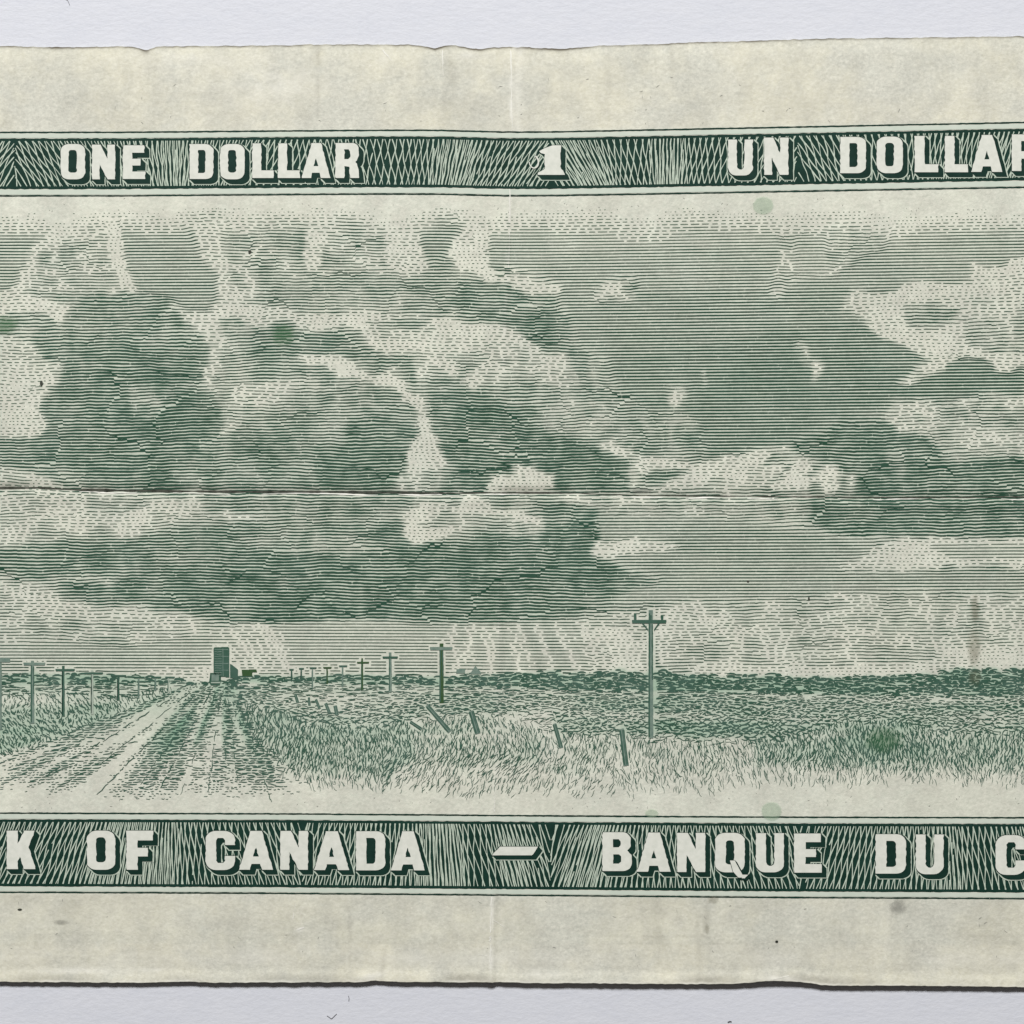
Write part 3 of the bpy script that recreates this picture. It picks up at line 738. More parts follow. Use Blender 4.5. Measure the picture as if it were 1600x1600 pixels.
for k in range(152):
    y0 = 330 + k * SP
    yb = y0 + dyw(xs, y0) - dyw(800., 330 * 0 + y0) + 0
    ii = np.clip(((xs - FX0) / 4).astype(int), 0, VID.shape[1] - 1); jj = int(np.clip((y0 - FY0) / 4, 0, VID.shape[0] - 1))
    vid = VID[jj, ii]; vsh = VSH[jj, ii]
    cl = samp(CLOUD, xs, yb)
    wob = 3.2 * vnoise(xs, yb, 130, 90, 151) + 1.0 * vnoise(xs, yb, 46, 34, 152) + .6 * vnoise(xs, yb, 18, 16, 153) + .38 * vnoise(xs, yb, 7, 8, 154) + vsh
    yc = yb + cl * wob + .22 * vnoise(xs, yb, 25, 3, 155)
    T = samp(T_SKY, xs, yc)
    T = T + (.14 + .16 * cl) * vnoise(xs, yc, 14, 4, 156)
    tt = np.clip(T, 0, 8)
    period = np.where(tt < 1.2, 7.2, np.where(tt < 2.6, 10.0 + 5 * (tt - 1.2), np.where(tt < 4, 22 + (tt - 2.6) * 34, 70 + (tt - 4) * 60)))
    period = period * (1 + .25 * vnoise(xs, yc, 40, 5, 157))
    # stroke ends scatter differently on every line
    ph = np.cumsum(1.25 / period) + rng.rand()
    fr = ph - np.floor(ph)
    gap = np.where(tt < 1.2, .58 - .14 * tt, np.where(tt < 2.6, 3.6 / period - .06 * (tt - 1.2), 1.6 / period))
    gap = gap * (1 + .35 * vnoise(xs, yc, 11, 2.5, 158))
    nar = (fr <= gap) & (tt > 2.6)
    on = (fr > gap) | (tt > 2.6)
    on &= T > .35 + .4 * vnoise(xs, yc, 9, 3, 159)
    on[1:] &= ~((vid[1:] != vid[:-1]) & (cl[1:] > .5))
    duty = np.clip(1 - gap, .3, 1)
    cov = tt * .082 + .03
    w = np.clip(cov * SP / np.maximum(duty, .5), 1.1, 3.7) * (1 + .07 * vnoise(xs, yc, 9, 5, 160) + .06 * vnoise(xs, yc, 3.5, 3, 163))
    # pointed stroke ends
    onf = on.astype(float)
    end = np.minimum(np.roll(onf, 1), np.roll(onf, -1))
    w = np.where(end < 1, w * .6, w)
    w = np.where(nar, w * np.where(cl > .5, .45, .7), w)
    q = on[:-1] & on[1:]
    i0 = np.nonzero(q)[0]
    if not len(i0): continue
    n = len(xs)
    ld = np.clip((tt + .5 * vnoise(xs, yc, 30, 12, 161) - .9) / 3.2, 0, 1)
    V = np.empty((2 * n, 4)); V[0::2, 3] = ld; V[1::2, 3] = ld
    V[0::2, 0] = xs; V[0::2, 1] = yc - w / 2; V[1::2, 0] = xs; V[1::2, 1] = yc + w / 2
    V[:, 2] = 14 + (k % 7) * .5
    F = np.stack([2 * i0, 2 * i0 + 1, 2 * i0 + 3, 2 * i0 + 2], 1)
    used = np.unique(F); remap = np.zeros(2 * n, int); remap[used] = np.arange(len(used))
    sky_mb.quads(V[used], remap[F])
o = sky_mb.build("engraved_sky", M_SKY, note)

# ---------------------------------------------------------------- strokes for trees, field, road and grass
def stroke(mb, x, y, L, ang, w, bend=0., wig=0., z=14., n=4, taper=.5):
    t = np.linspace(-.5, .5, n + 1)
    c, s_ = math.cos(ang), math.sin(ang)
    off = bend * (1 - 4 * t * t) + (wig * np.sin(t * 9 + x * 1.7) if wig else 0)
    xs_ = x + t * L * c - off * s_; ys_ = y + t * L * s_ + off * c
    ws = w * (1 - taper * (2 * np.abs(t)) ** 2)
    mb.ribbon(xs_, ys_, ws, z)

def clear_at(x, y):
    u = int((x - FX0) / FD); v = int((y - FY0) / FD)
    if 0 <= v < CLEAR2.shape[0] and 0 <= u < CLEAR2.shape[1]: return CLEAR2[v, u]
    return False
CLEAR2 = np.zeros(FX.shape, bool)
for (x, ay, a0, a1, fy_, w, ty, _) in POLES:
    CLEAR2 |= (np.abs(FX - x) < w / 2 + 1.4) & (FY > ty - 2) & (FY < fy_ - 3)
    CLEAR2 |= (FX > a0 - 2) & (FX < a1 + 2) & (np.abs(FY - ay) < 4)
for (p0, p1, w) in POSTS:
    vx, vy = p1[0] - p0[0], p1[1] - p0[1]; L2 = vx * vx + vy * vy
    t = np.clip(((FX - p0[0]) * vx + (FY - p0[1]) * vy) / L2, 0, .9)
    CLEAR2 |= np.hypot(FX - p0[0] - t * vx, FY - p0[1] - t * vy) < w / 2 + .8
for (a, b, c_, d) in ((334, 1010, 359, 1060), (359, 1038, 373, 1060), (327, 1049, 347, 1071), (378, 1045, 401, 1055)):
    CLEAR2 |= (FX > a) & (FX < c_) & (FY > b) & (FY < d)

# far tree line
tree_mb = MB()
r = 0
y = 1040.
while y < 1092:
    x = -300 + rng.uniform(0, 10)
    while x < 1890:
        L = rng.uniform(7, 17)
        xm = x + L / 2
        tt_, tb_ = float(tree_top(np.array(xm))), float(tree_bot(xm)) + 1.2 * rng.randn()
        yy = y + .7 * rng.randn()
        if tt_ < yy < tb_ and not clear_at(xm, yy):
            w = 2.5 + .35 * rng.randn()
            if rng.rand() < .93:
                stroke(tree_mb, xm, yy, L, .08 * rng.randn(), max(1.4, w), bend=-rng.uniform(0, 1.8), z=14 + rng.rand() * 4, n=3)
        x += L + rng.uniform(.2, 1.5)
    y += 2.2
tree_mb.build("engraved_tree_line", M_FIELD, note)

# middle distance
ROAD_L = ([1060, 1066, 1085, 1115, 1135, 1148, 1165, 1178, 1290], [335, 300, 250, 180, 122, 95, 45, 0, -330])     # left edge x by y
ROAD_R = ([1060, 1068, 1090, 1110, 1130, 1165, 1185, 1200, 1230, 1290], [360, 368, 372, 381, 390, 410, 437, 455, 480, 520])
def on_road(x, y): return np.interp(y, *ROAD_L) + 5 * rng.randn() < x < np.interp(y, *ROAD_R) - 3 + 7 * rng.randn()
FIELD = [
 (4.6, [(-320,1068),(1900,1068),(1900,1300),(-320,1300)]),
 (4.1, [(-320,1068),(300,1068),(240,1090),(-320,1090)]),
 (3.8, [(-320,1082),(90,1082),(60,1112),(-320,1115)]),
 (6.2, [(-320,1120),(100,1108),(200,1088),(180,1116),(100,1150),(20,1172),(-320,1190)]),
 (4.2, [(400,1068),(1900,1078),(1900,1150),(1000,1155),(800,1130),(400,1110)]),
 (3.3, [(430,1085),(640,1090),(640,1120),(560,1125),(440,1105)]),
 (3.4, [(800,1078),(1100,1083),(1600,1088),(1600,1096),(1000,1092),(800,1086)]),
 (5.0, [(900,1090),(1600,1098),(1600,1122),(1000,1112),(900,1108)]),
 (3.2, [(900,1110),(1090,1114),(1090,1127),(900,1118)]),
 (5.9, [(970,1126),(1240,1127),(1300,1130),(1300,1158),(1180,1157),(1080,1150),(970,1147)]),
 (4.8, [(860,1120),(970,1126),(970,1150),(880,1145)]),
 (5.0, [(375,1088),(420,1100),(470,1120),(560,1150),(600,1165),(580,1195),(540,1215),(480,1220),(440,1190),(400,1150)]),
 (4.5, [(470,1140),(620,1150),(640,1180),(570,1215),(500,1215)]),
 (2.3, [(640,1120),(860,1110),(880,1150),(840,1260),(600,1260),(620,1200),(650,1180)]),
 (3.5, [(650,1130),(760,1120),(850,1150),(840,1190),(700,1195),(650,1180)]),
 (2.4, [(870,1150),(1000,1150),(1180,1158),(1180,1260),(840,1260),(850,1190)]),
 (2.6, [(1000,1158),(1180,1158),(1180,1205),(1000,1210)]),
 (5.0, [(1180,1158),(1250,1145),(1330,1125),(1450,1125),(1900,1145),(1900,1200),(1500,1205),(1400,1205),(1300,1195),(1220,1180)]),
 (6.2, [(1340,1130),(1420,1130),(1450,1160),(1430,1185),(1350,1180),(1320,1160)]),
 (3.0, [(1200,1195),(1300,1200),(1400,1212),(1600,1212),(1600,1260),(1200,1260)]),
]
FT = np.zeros(FX.shape)
wx = FX + 8 * vnoise(FX, FY, 22, 16, 201); wy = FY + 4 * vnoise(FX, FY, 18, 12, 202)
for tone, P in FIELD:
    mk = blur(inpoly(wx, wy, P).astype(float), 3)
    FT = FT * (1 - mk) + tone * mk
FT += .9 * fbm(FX, FY, 40, 14, 203) + 1.1 * vnoise(FX, FY, 170, 9, 205) * (FY < 1155) + .9 * fbm(FX, FY, 26, 18, 206) * (FY > 1150)
FADE_B = ([-320, 0, 200, 400, 480, 560, 640, 720, 800, 900, 1000, 1060, 1180, 1300, 1400, 1500, 1600, 1900],
          [1236, 1238, 1240, 1240, 1228, 1236, 1240, 1248, 1243, 1246, 1240, 1245, 1228, 1232, 1222, 1224, 1234, 1236])
fb = np.interp(FX, *FADE_B) + 7 * vnoise(FX, FY * 0, 12, seed=204)
FT *= np.clip((fb - FY) / 42., 0, 1) ** .8
FT = np.clip(FT, 0, 8)
def ft(x, y): return float(samp(FT, x, y))

sk = np.clip((np.clip(TONE, 0, 8) - 1.6) / 5., 0, 1.1) * .30 * (FY < tree_top(FX))
tr = ((FY > tree_top(FX)) & (FY < tree_bot(FX))) * (.66 + .1 * vnoise(FX, FY, 9, 5, 231))
gr = (FY >= tree_bot(FX)) * np.clip((FT - 1.8) / 4.5, 0, 1.1) * .62
onr = (FY > 1060) & (FX > np.interp(FY, [1060, 1066, 1085, 1115, 1135, 1148, 1165, 1178, 1290], [335, 300, 250, 180, 122, 95, 45, 0, -330])) & (FX < np.interp(FY, [1060, 1068, 1090, 1110, 1130, 1165, 1185, 1200, 1230, 1290], [360, 368, 372, 381, 390, 410, 437, 455, 480, 520]))
gr = np.where(onr & (FY > tree_bot(FX)), (np.clip((1180 - FY) / 110, 0, 1) * .42 + .8 * np.clip(.6 * vnoise((FX - 350.) / (FY - 1040.) * 100, FY * .12, 13, seed=221) + .6 * vnoise((FX - 350.) / (FY - 1040.) * 100, FY * .1, 6, seed=222), 0, 1) * np.clip((1225 - FY) / 60, 0, 1) + .22 * ((FX - 350.) / (FY - 1040.) > -.02) * np.clip((1220 - FY) / 40, 0, 1)), gr)
FILM = blur((sk + tr + gr) * (1 + .25 * vnoise(FX, FY, 40, 25, 232)), 1)
build_paper()

# outline of the boundary between ground squiggles and standing grass, by x
GT = ([-320, 0, 120, 200, 260, 380, 430, 480, 560, 640, 700, 800, 860, 960, 1000, 1180, 1250, 1320, 1400, 1480, 1900],
      [1085, 1085, 1085, 1090, 1075, 1100, 1112, 1128, 1138, 1128, 1122, 1118, 1145, 1150, 1156, 1160, 1148, 1128, 1126, 1146, 1146])
mid_mb = MB(); grass_mb = MB(); road_mb = MB()
y = 1069.
while y < 1165:
    x = -300 + rng.uniform(0, 10)
    while x < 1890:
        L = rng.uniform(5, 14) if y > 1085 else rng.uniform(6, 18)
        xm = x + L / 2; yy = y + .8 * rng.randn()
        g = np.interp(xm, *GT) + 3 * rng.randn()
        T = ft(xm, yy)
        if float(tree_bot(xm)) - 1 < yy < g and not on_road(xm, yy) and not clear_at(xm, yy):
            if rng.rand() < .42 + T * .13:
                big = np.clip((yy - 1090) / 40., 0, 1) 
                stroke(mid_mb, xm, yy, L, (.05 + .22 * big) * rng.randn(), max(.8, .5 + T * .26 + .2 * rng.randn()), bend=rng.uniform(-1.8, 1.0) * (0.5 + big), wig=.5 * rng.rand(), z=14 + 5 * rng.rand(), n=4)
        x += L + rng.uniform(.3, 3.0)
    y += 2.6
mid_mb.build("engraved_field", M_FIELD, note)

y = 1076.
row = 0
while y < 1256:
    x = -300 + rng.uniform(0, 4)
    while x < 1890:
        xm = x + .9 * rng.randn(); yy = y + 3.2 * rng.randn()
        g = np.interp(xm, *GT)
        if yy > g - 2 and not on_road(xm, yy - 2) and not clear_at(xm, yy) and not clear_at(xm, yy - 4):
            T = ft(xm, yy)
            if T > .25 and rng.rand() < .36 + T * .17:
                L = rng.uniform(6, 14) * (1.0 if xm > 300 else .65) * (.75 if yy < 1150 and xm > 500 else 1)
                lean = .30 * float(vnoise(xm, yy, 50, 25, 211)) + .22 * rng.randn()
                if 600 < xm < 960 and yy > 1180: lean -= .45
                if xm < 300: lean += (.55 if float(vnoise(xm, yy, 35, 20, 212)) > 0 else -.3)
                stroke(grass_mb, xm, yy, L, math.pi / 2 - lean, max(.8, .62 + T * .205 + .22 * rng.randn()), bend=rng.uniform(-1.9, 1.9), wig=.55 * rng.rand(), z=14 + 6 * rng.rand(), n=4, taper=.65)
        x += 3.15
    y += 6.6; row += 1
grass_mb.build("engraved_grass", M_FIELD, note)

# road: rows of short strokes that gather into ruts running to the horizon
VPX, VPY = 350., 1040.
y = 1064.
while y < 1252:
    x = float(np.interp(y, *ROAD_L)) + rng.uniform(0, 4)
    xr = float(np.interp(y, *ROAD_R)) + 6 * rng.randn()
    dens = np.clip((y - 1060) / 60., .35, 1)
    while x < xr:
        a = (x - VPX) / (y - VPY)
        T = 3.2 + 3.6 * float(vnoise(a * 100, y * .12, 13, seed=221)) + 3.6 * float(vnoise(a * 100, y * .1, 6, seed=222)) + .9 * float(vnoise(x, y, 12, 6, 223))
        if -.02 < a < .45: T += 2.1
        if y < 1100: T = .5 * T + 2.2
        f = np.interp(x, [-320, 0, 100, 200, 300, 480], [1225, 1238, 1246, 1252, 1250, 1242])
        T *= float(np.clip((f - y) / 42., 0, 1)) ** .7
        L = rng.uniform(3, 6.5) if T < 3.6 else rng.uniform(8, 16)
        L *= .6 + .4 * dens
        yy = y + .5 * rng.randn()
        if T > .7 and rng.rand() < .30 + T * .16 and not clear_at(x + L / 2, yy):
            sl = np.clip(-a * .06, -.05, .22) if a < 0 else 0
            stroke(road_mb, x + L / 2, yy, L, -sl + .10 * rng.randn(), max(1.0, .85 + T * .22), bend=rng.uniform(-.6, .8), wig=.3, z=14 + 5 * rng.rand(), n=3)
        x += L + (rng.uniform(1.2, 3.0) if T < 3.6 else rng.uniform(.3, 1.2))
    y += 3.7 if y > 1100 else 3.0
# long rut and verge lines
for a0, ya, yb, w in ((-1.62, 1092, 1215, 1.6), (-1.25, 1080, 1200, 1.2), (-.98, 1085, 1235, 1.7), (-.70, 1082, 1238, 1.5), (-.52, 1080, 1240, 1.7), (-.33, 1080, 1236, 1.3), (-.13, 1085, 1238, 1.6), (.02, 1090, 1235, 2.0), (.13, 1090, 1205, 1.3), (.36, 1120, 1240, 1.6), (.44, 1140, 1235, 1.2)):
    y = ya
    while y < yb:
        L = rng.uniform(6, 22)
        ang = math.atan2(1, a0)
        t = (y + L / 2 - VPY)
        if rng.rand() < .72:
            stroke(road_mb, VPX + a0 * t + rng.randn(), y + L / 2, L / max(.35, math.sin(ang)), ang, w * rng.uniform(.6, 1.1), wig=.7, z=20 + rng.rand() * 2, n=5)
        y += L + rng.uniform(1, 8)
road_mb.build("engraved_road", M_FIELD, note)

# ---------------------------------------------------------------- engraved poles, posts and buildings
M_EDGE = ink_material("pole_mid_ink", (.13, .20, .165), (.20, .27, .22), 8)
M_PALE = ink_material("pole_pale_ink", (.33, .40, .33), (.40, .46, .38), 8)
def rect(x0, y0, x1, y1): return [(x0, y0), (x1, y0), (x1, y1), (x0, y1)]
for (x, ay, a0, a1, fy_, w, ty, sh) in POLES:
    w = w * .86
    top = ty if ty < ay - 3 else ay
    mt = {'mid': M_EDGE, 'dark': M_FIELD, 'edge': M_PALE, 'pale': M_PALE, 'olive': M_OLIVE}[sh]
    mb = MB(); fill(mb, [[(x - w * .42, top), (x + w * .42, top), (x + w * .5, fy_), (x - w * .5, fy_)]], 24, rag=.35, seed=int(x))
    pole = mb.build("engraved_pole", mt, note)
    mb = MB(); fill(mb, [[(x - w * .44, top + 5), (x - w * .12, top + 5), (x - w * .16, fy_ - 2), (x - w * .52, fy_ - 2)]], 26.5, rag=.3, seed=int(x) + 1)
    if w > 6: fill(mb, [[(x + w * .2, ay + 4), (x + w * .42, ay + 4), (x + w * .42, (ay + fy_) / 2), (x + w * .2, (ay + fy_) / 2)]], 26.5, rag=.5, seed=int(x) + 4)
    mb.build("shading", M_SHADE if sh in ('edge', 'dark') else M_FIELD, pole)
    hh = max(1.3, w * .36)
    mb = MB(); fill(mb, [rect(a0, ay - hh, a1, ay + hh * .2)], 28, rag=.25, seed=int(x) + 2)
    fill(mb, [rect(a0 + .4, ay + hh * .2 + .02, a1 - .6, ay + hh)], 28.6, rag=.25, seed=int(x) + 3)
    if x > 1000:
        for ix in (992, 1016, 1034): fill(mb, [rect(ix - 2, ay - 13 if ix == 992 else ay - 10, ix + 2, ay - hh - .1)], 28, rag=.5, seed=ix)
        fill(mb, [[(x - 4, ay + 12), (x - 4, ay + 15), (x - 14, ay + hh + .2), (x - 11, ay + hh + .2)]], 28.9)
        fill(mb, [[(x + 5, ay + 12), (x + 5, ay + 15), (x + 14, ay + hh + .2), (x + 11, ay + hh + .2)]], 28.9)
    mb.build("crossarm", {'dark': M_FIELD, 'olive': M_OLIVE if w < 6 else M_EDGE}.get(sh, M_FIELD if w < 6 or x > 1000 else M_EDGE), pole)
# crossarm of a pole cut by the left of the picture
mb = MB(); fill(mb, [rect(-16, 1027.5, 17, 1034.5)], 26, rag=.5); fill(mb, [rect(-4, 1035, 4, 1140)], 26, rag=.3)
mb.build("engraved_pole", M_EDGE, note)
for (p0, p1, w) in POSTS:
    vx, vy = p1[0] - p0[0], p1[1] - p0[1]; L = math.hypot(vx, vy); nx, ny = -vy / L * w / 2, vx / L * w / 2
    mb = MB(); fill(mb, [[(p0[0] + nx * .85, p0[1] + ny * .85), (p0[0] - nx * .85, p0[1] - ny * .85), (p1[0] - nx, p1[1] - ny), (p1[0] + nx, p1[1] + ny)]], 24, step=1.2, rag=.5, seed=int(p0[0]))
    post = mb.build("engraved_fence_post", M_EDGE, note)
    mb = MB()
    for f_, ww in ((-.32, .33), (.12, .14), (.36, .22)):
        ox, oy = -nx * 2 * f_, -ny * 2 * f_
        t = np.linspace(.04, .97, 8)
        mb.ribbon(p0[0] + vx * t + ox, p0[1] + vy * t + oy, w * ww * (1 + .2 * np.sin(t * 17)), 26)
    mb.build("wood_grain", M_FIELD, post)

mb = MB(); fill(mb, [[(334.5, 1013), (336, 1011), (357, 1010.5), (359, 1012), (359, 1058), (334.5, 1056)]], 24, rag=.3)
ele = mb.build("engraved_grain_elevator", M_FIELD, note)
mb = MB()
for q in range(12):
    yy = 1014.5 + q * 3.6
    mb.ribbon(np.linspace(336, 347 if q % 3 else 357.5, 6), np.full(6, yy) + .2 * rng.randn(6), np.full(6, .8 + .4 * rng.rand()), 26)
mb.ribbon([349, 349.3, 349, 349.5], [1013, 1028, 1040, 1056], [1, .8, 1, .8], 27)
mb.build("wall_boards", M_EDGE, ele)
mb = MB(); fill(mb, [[(360, 1037), (363, 1038), (372.5, 1045.5), (372.5, 1059), (360, 1059)]], 24, rag=.3)
mb.build("annex", M_FIELD, ele)
mb = MB(); fill(mb, [[(329, 1051), (344, 1049.5), (346, 1053), (345.5, 1066), (343.5, 1070.5), (330, 1070.5), (327.5, 1065)]], 24, rag=.3)
trk = mb.build("engraved_truck", M_FIELD, note)
mb = MB(); fill(mb, [rect(331, 1053.5, 342.5, 1063.5)], 26, rag=.5); mb.build("truck_back", M_EDGE, trk)
mb = MB(); fill(mb, [rect(330.5, 1065, 345, 1067)], 27.5, rag=.4); mb.build("bumper", M_PALE, trk)
mb = MB(); fill(mb, [[(378, 1046), (401, 1045.5), (402, 1050), (395, 1050), (395, 1056), (379, 1056)]], 24, rag=.4)
mb.build("engraved_barn", M_OLIVE, note)
mb = MB(); fill(mb, [[(735, 1051), (743, 1040.5), (751, 1049), (752, 1053), (735, 1053)]], 24, rag=.4); mb.build("engraved_barn", M_EDGE, note)
mb = MB(); fill(mb, [rect(713, 1045, 727, 1052)], 24, rag=.8); mb.build("engraved_barn", M_EDGE, note)

# ---------------------------------------------------------------- frame bands
def wrect(x0, x1, ya, yb, z, mb, rag=.0, seed=0):
    xs_ = np.arange(x0, x1 + .1, 3.)
    n = max(1, int((yb - ya) / 6)); 
    V = []; 
    for j in range(n + 1):
        yn = ya + (yb - ya) * j / n
        yy = yn + dyw(xs_, yn)
        if j in (0, n): yy = yy + rag * vnoise(xs_, 0 * xs_, 5, seed=seed + j)
        V.append(np.stack([xs_, yy, np.full(len(xs_), z)], 1))
    V = np.concatenate(V); m_ = len(xs_)
    i = (np.arange(n)[:, None] * m_ + np.arange(m_ - 1)[None]).ravel()
    mb.quads(V, np.stack([i, i + 1, i + m_ + 1, i + m_], 1))

XL, XR = -420, 2140
def lean_of(x, kn): return np.interp(x, [k[0] for k in kn], [k[1] for k in kn])
# lean: how far a line travels to the right from the bottom of the band to the top
LEAN_T = [(-400, -20), (-180, 40), (23, 46), (25, -46), (150, -36), (250, -8), (300, 6), (400, 30), (520, -4), (620, 0), (700, 12), (780, 34), (858, 46), (862, -46), (920, -38), (980, -8), (1060, 3), (1160, 18), (1243, 34), (1247, -40), (1330, -22), (1450, 8), (1600, 24), (1800, -20), (2100, 20)]
DENS_T = [(-400, 8), (0, 8), (120, 8.5), (235, 6.5), (275, 4.4), (310, 7), (450, 8.6), (600, 9.4), (660, 7), (705, 4.3), (740, 6), (790, 8), (900, 5.4), (950, 6.2), (990, 9), (1025, 5), (1050, 4.3), (1080, 7), (1140, 9.3), (1300, 8.5), (1450, 7), (1550, 6), (1700, 8), (2100, 8)]
LEAN_B = [(-400, 20), (-100, 34), (60, 40), (150, 26), (240, 8), (300, -6), (470, -30), (472, 30), (560, 16), (640, 4), (700, -8), (760, -22), (858, -34), (862, 36), (930, 26), (1010, 8), (1100, -8), (1246, -34), (1250, 34), (1340, 20), (1440, 4), (1520, -14), (1600, -26), (1800, 20), (2100, -20)]
DENS_B = [(-400, 8), (0, 6.5), (80, 8), (170, 5.2), (230, 5.4), (262, 4.5), (310, 8), (400, 8.5), (560, 7), (640, 6), (680, 4.6), (715, 5), (740, 9), (790, 5.5), (850, 7), (920, 5.3), (1000, 6.5), (1090, 8), (1250, 8.5), (1330, 7.5), (1420, 7), (1490, 5.4), (1530, 8.5), (1600, 6.5), (2100, 8)]
def lattice(mb, ya, yb, LE, DE, seed):
    t = np.linspace(0, 1, 21)
    axes = (24, 860, 1245) if LE is LEAN_T else (471, 860, 1248)
    jobs = [(fam, XL + fam * 2.3, XR, None, 0) for fam in range(3)]
    for ax in axes:
        jobs += [(0, ax + .5, ax + 52, ax, -1), (0, ax - 52, ax - .5, ax, 1)]
    for fam, xa_, xb_, fan, sd in jobs:
        x = xa_
        k = 0
        while x < xb_:
            d = lean_of(x, DE)
            le = lean_of(x, LE) if fan is None else lean_of(fan + 3 * sd, LE)
            sg = (0 if fan is not None else 1) * (1.0, -1.0, .15)[fam] * (1.9 * d * min(1, max(.12, (d - 4.2) / 2.8)))
            a = (.07, -.07, -.1)[fam] * d
            xx = x + (le + sg) * (.5 - t) + a * np.sin(2 * np.pi * (t * 1.6 + (0, .5, .2)[fam] + x / 700.)) + .75 * vnoise(t * 80 + x * 7, 0 * t + fam, 14, seed=seed)
            yn = ya + (yb - ya) * t
            ok = np.ones(len(t), bool)
            for ax in (axes if fan is None else ()):
                ok &= ~(((x - ax) * (xx - ax) < 0) & (abs(x - ax) < 60))
            if fan is not None: ok &= (xx - fan) * sd > .4
            if fam == 2 and d > 6.2: ok &= t < -1
            ok &= vnoise(t * 80 + x * 5, 0 * t + fam * 20, 12, seed=seed + 2) > -.93
            if fam == 2: ok &= (t > .08 + .2 * rng.rand())
            w = 1.42 * (1 + .45 * vnoise(t * 80 + x * 3, 0 * t + fam * 50, 7, seed=seed + 1)) * (1, 1, .85)[fam]
            yy = yn + dyw(xx, yn)
            q = np.nonzero(ok)[0]
            if len(q) > 2:
                for grp in np.split(q, np.nonzero(np.diff(q) > 1)[0] + 1):
                    if len(grp) > 1: mb.ribbon(xx[grp], yy[grp], w[grp], 18 + (k % 9) * .35 + fam * 3.3)
            x += d * (1.2, 1.2, 1.7)[fam] * (1 + .03 * rng.randn()); k += 1

# glyph outlines in a unit box, y down
def arc(cx, cy, rx, ry, a0, a1, n=6):
    return [(cx + rx * math.cos(math.radians(a0 + (a1 - a0) * i / n)), cy + ry * math.sin(math.radians(a0 + (a1 - a0) * i / n))) for i in range(n + 1)]
def rr(x0, y0, x1, y1, rx, ry):
    return arc(x1 - rx, y0 + ry, rx, ry, -90, 0) + arc(x1 - rx, y1 - ry, rx, ry, 0, 90) + arc(x0 + rx, y1 - ry, rx, ry, 90, 180) + arc(x0 + rx, y0 + ry, rx, ry, 180, 270)
G = {}
G['O'] = [rr(0, 0, 1, 1, .34, .2), rr(.33, .17, .66, .81, .12, .07)]
G['D'] = [[(0, 0)] + arc(.68, .18, .32, .18, -90, 0) + arc(.68, .82, .32, .18, 0, 90) + [(0, 1)], [(.36, .17)] + arc(.56, .25, .11, .08, -90, 0) + arc(.56, .75, .11, .08, 0, 90) + [(.36, .83)]]
G['N'] = [[(0, 0), (.38, 0), (.66, .42), (.66, 0), (1, 0), (1, 1), (.66, 1), (.33, .55), (.33, 1), (0, 1)]]
G['E'] = [[(0, 0), (.96, 0), (.96, .22), (.42, .22), (.42, .40), (.80, .40), (.80, .60), (.42, .60), (.42, .78), (1, .78), (1, 1), (0, 1)]]
G['F'] = [[(0, 0), (1, 0), (1, .25), (.42, .25), (.42, .44), (.80, .44), (.80, .66), (.42, .66), (.42, 1), (0, 1)]]
G['L'] = [[(0, 0), (.42, 0), (.42, .78), (1, .78), (1, 1), (0, 1)]]
G['A'] = [[(.34, 0), (.68, 0), (1, 1), (.68, 1), (.63, .85), (.37, .85), (.32, 1), (0, 1)], [(.50, .42), (.42, .66), (.58, .66)]]
G['R'] = [[(0, 0)] + arc(.70, .17, .27, .17, -90, 0) + [(.97, .36), (.90, .50), (.82, .54), (.90, .60), (.95, .75), (1, 1), (.62, 1), (.57, .68), (.38, .66), (.38, 1), (0, 1)], [(.38, .18), (.56, .18), (.62, .24), (.62, .40), (.54, .46), (.38, .46)]]
G['U'] = [[(0, 0), (.36, 0)] + [(.36, .74)] + arc(.51, .74, .15, .1, 180, 0, 5) + [(.66, 0), (1, 0)] + arc(.66, .78, .34, .22, 0, 90) + arc(.34, .78, .34, .22, 90, 180)]
G['C'] = [arc(.62, .22, .38, .22, -90, 0) + [(1, .36), (.66, .36), (.66, .24), (.60, .18), (.42, .18), (.36, .24), (.36, .76), (.42, .82), (.60, .82), (.66, .76), (.66, .64), (1, .64)] + arc(.62, .78, .38, .22, 0, 90) + arc(.36, .78, .36, .22, 90, 180) + arc(.36, .22, .36, .22, 180, 270)]
G['B'] = [[(0, 0)] + arc(.68, .18, .28, .18, -90, 0) + [(.96, .36), (.84, .47), (.98, .58)] + arc(.68, .80, .32, .2, 0, 90) + [(0, 1)], [(.37, .18), (.56, .18), (.62, .23), (.62, .34), (.56, .39), (.37, .39)], [(.37, .57), (.56, .57), (.63, .62), (.63, .76), (.56, .81), (.37, .81)]]
G['K'] = [[(0, 0), (.38, 0), (.38, .34), (.60, 0), (.97, 0), (.76, .42), (1, 1), (.60, 1), (.46, .68), (.38, .80), (.38, 1), (0, 1)]]
G['Q'] = [rr(0, 0, 1, 1, .34, .2), rr(.36, .19, .64, .80, .12, .07)]
G['1'] = [[(.44, .10), (.72, 0), (1.0, 0), (1.0, .80), (1.08, .86), (1.13, 1), (.22, 1), (.22, .93), (.40, .84), (.46, .80), (.46, .30), (.32, .26), (.26, .20)]]
G['-'] = [[(.16, 0), (1, 0), (.86, 1), (0, 1)]]
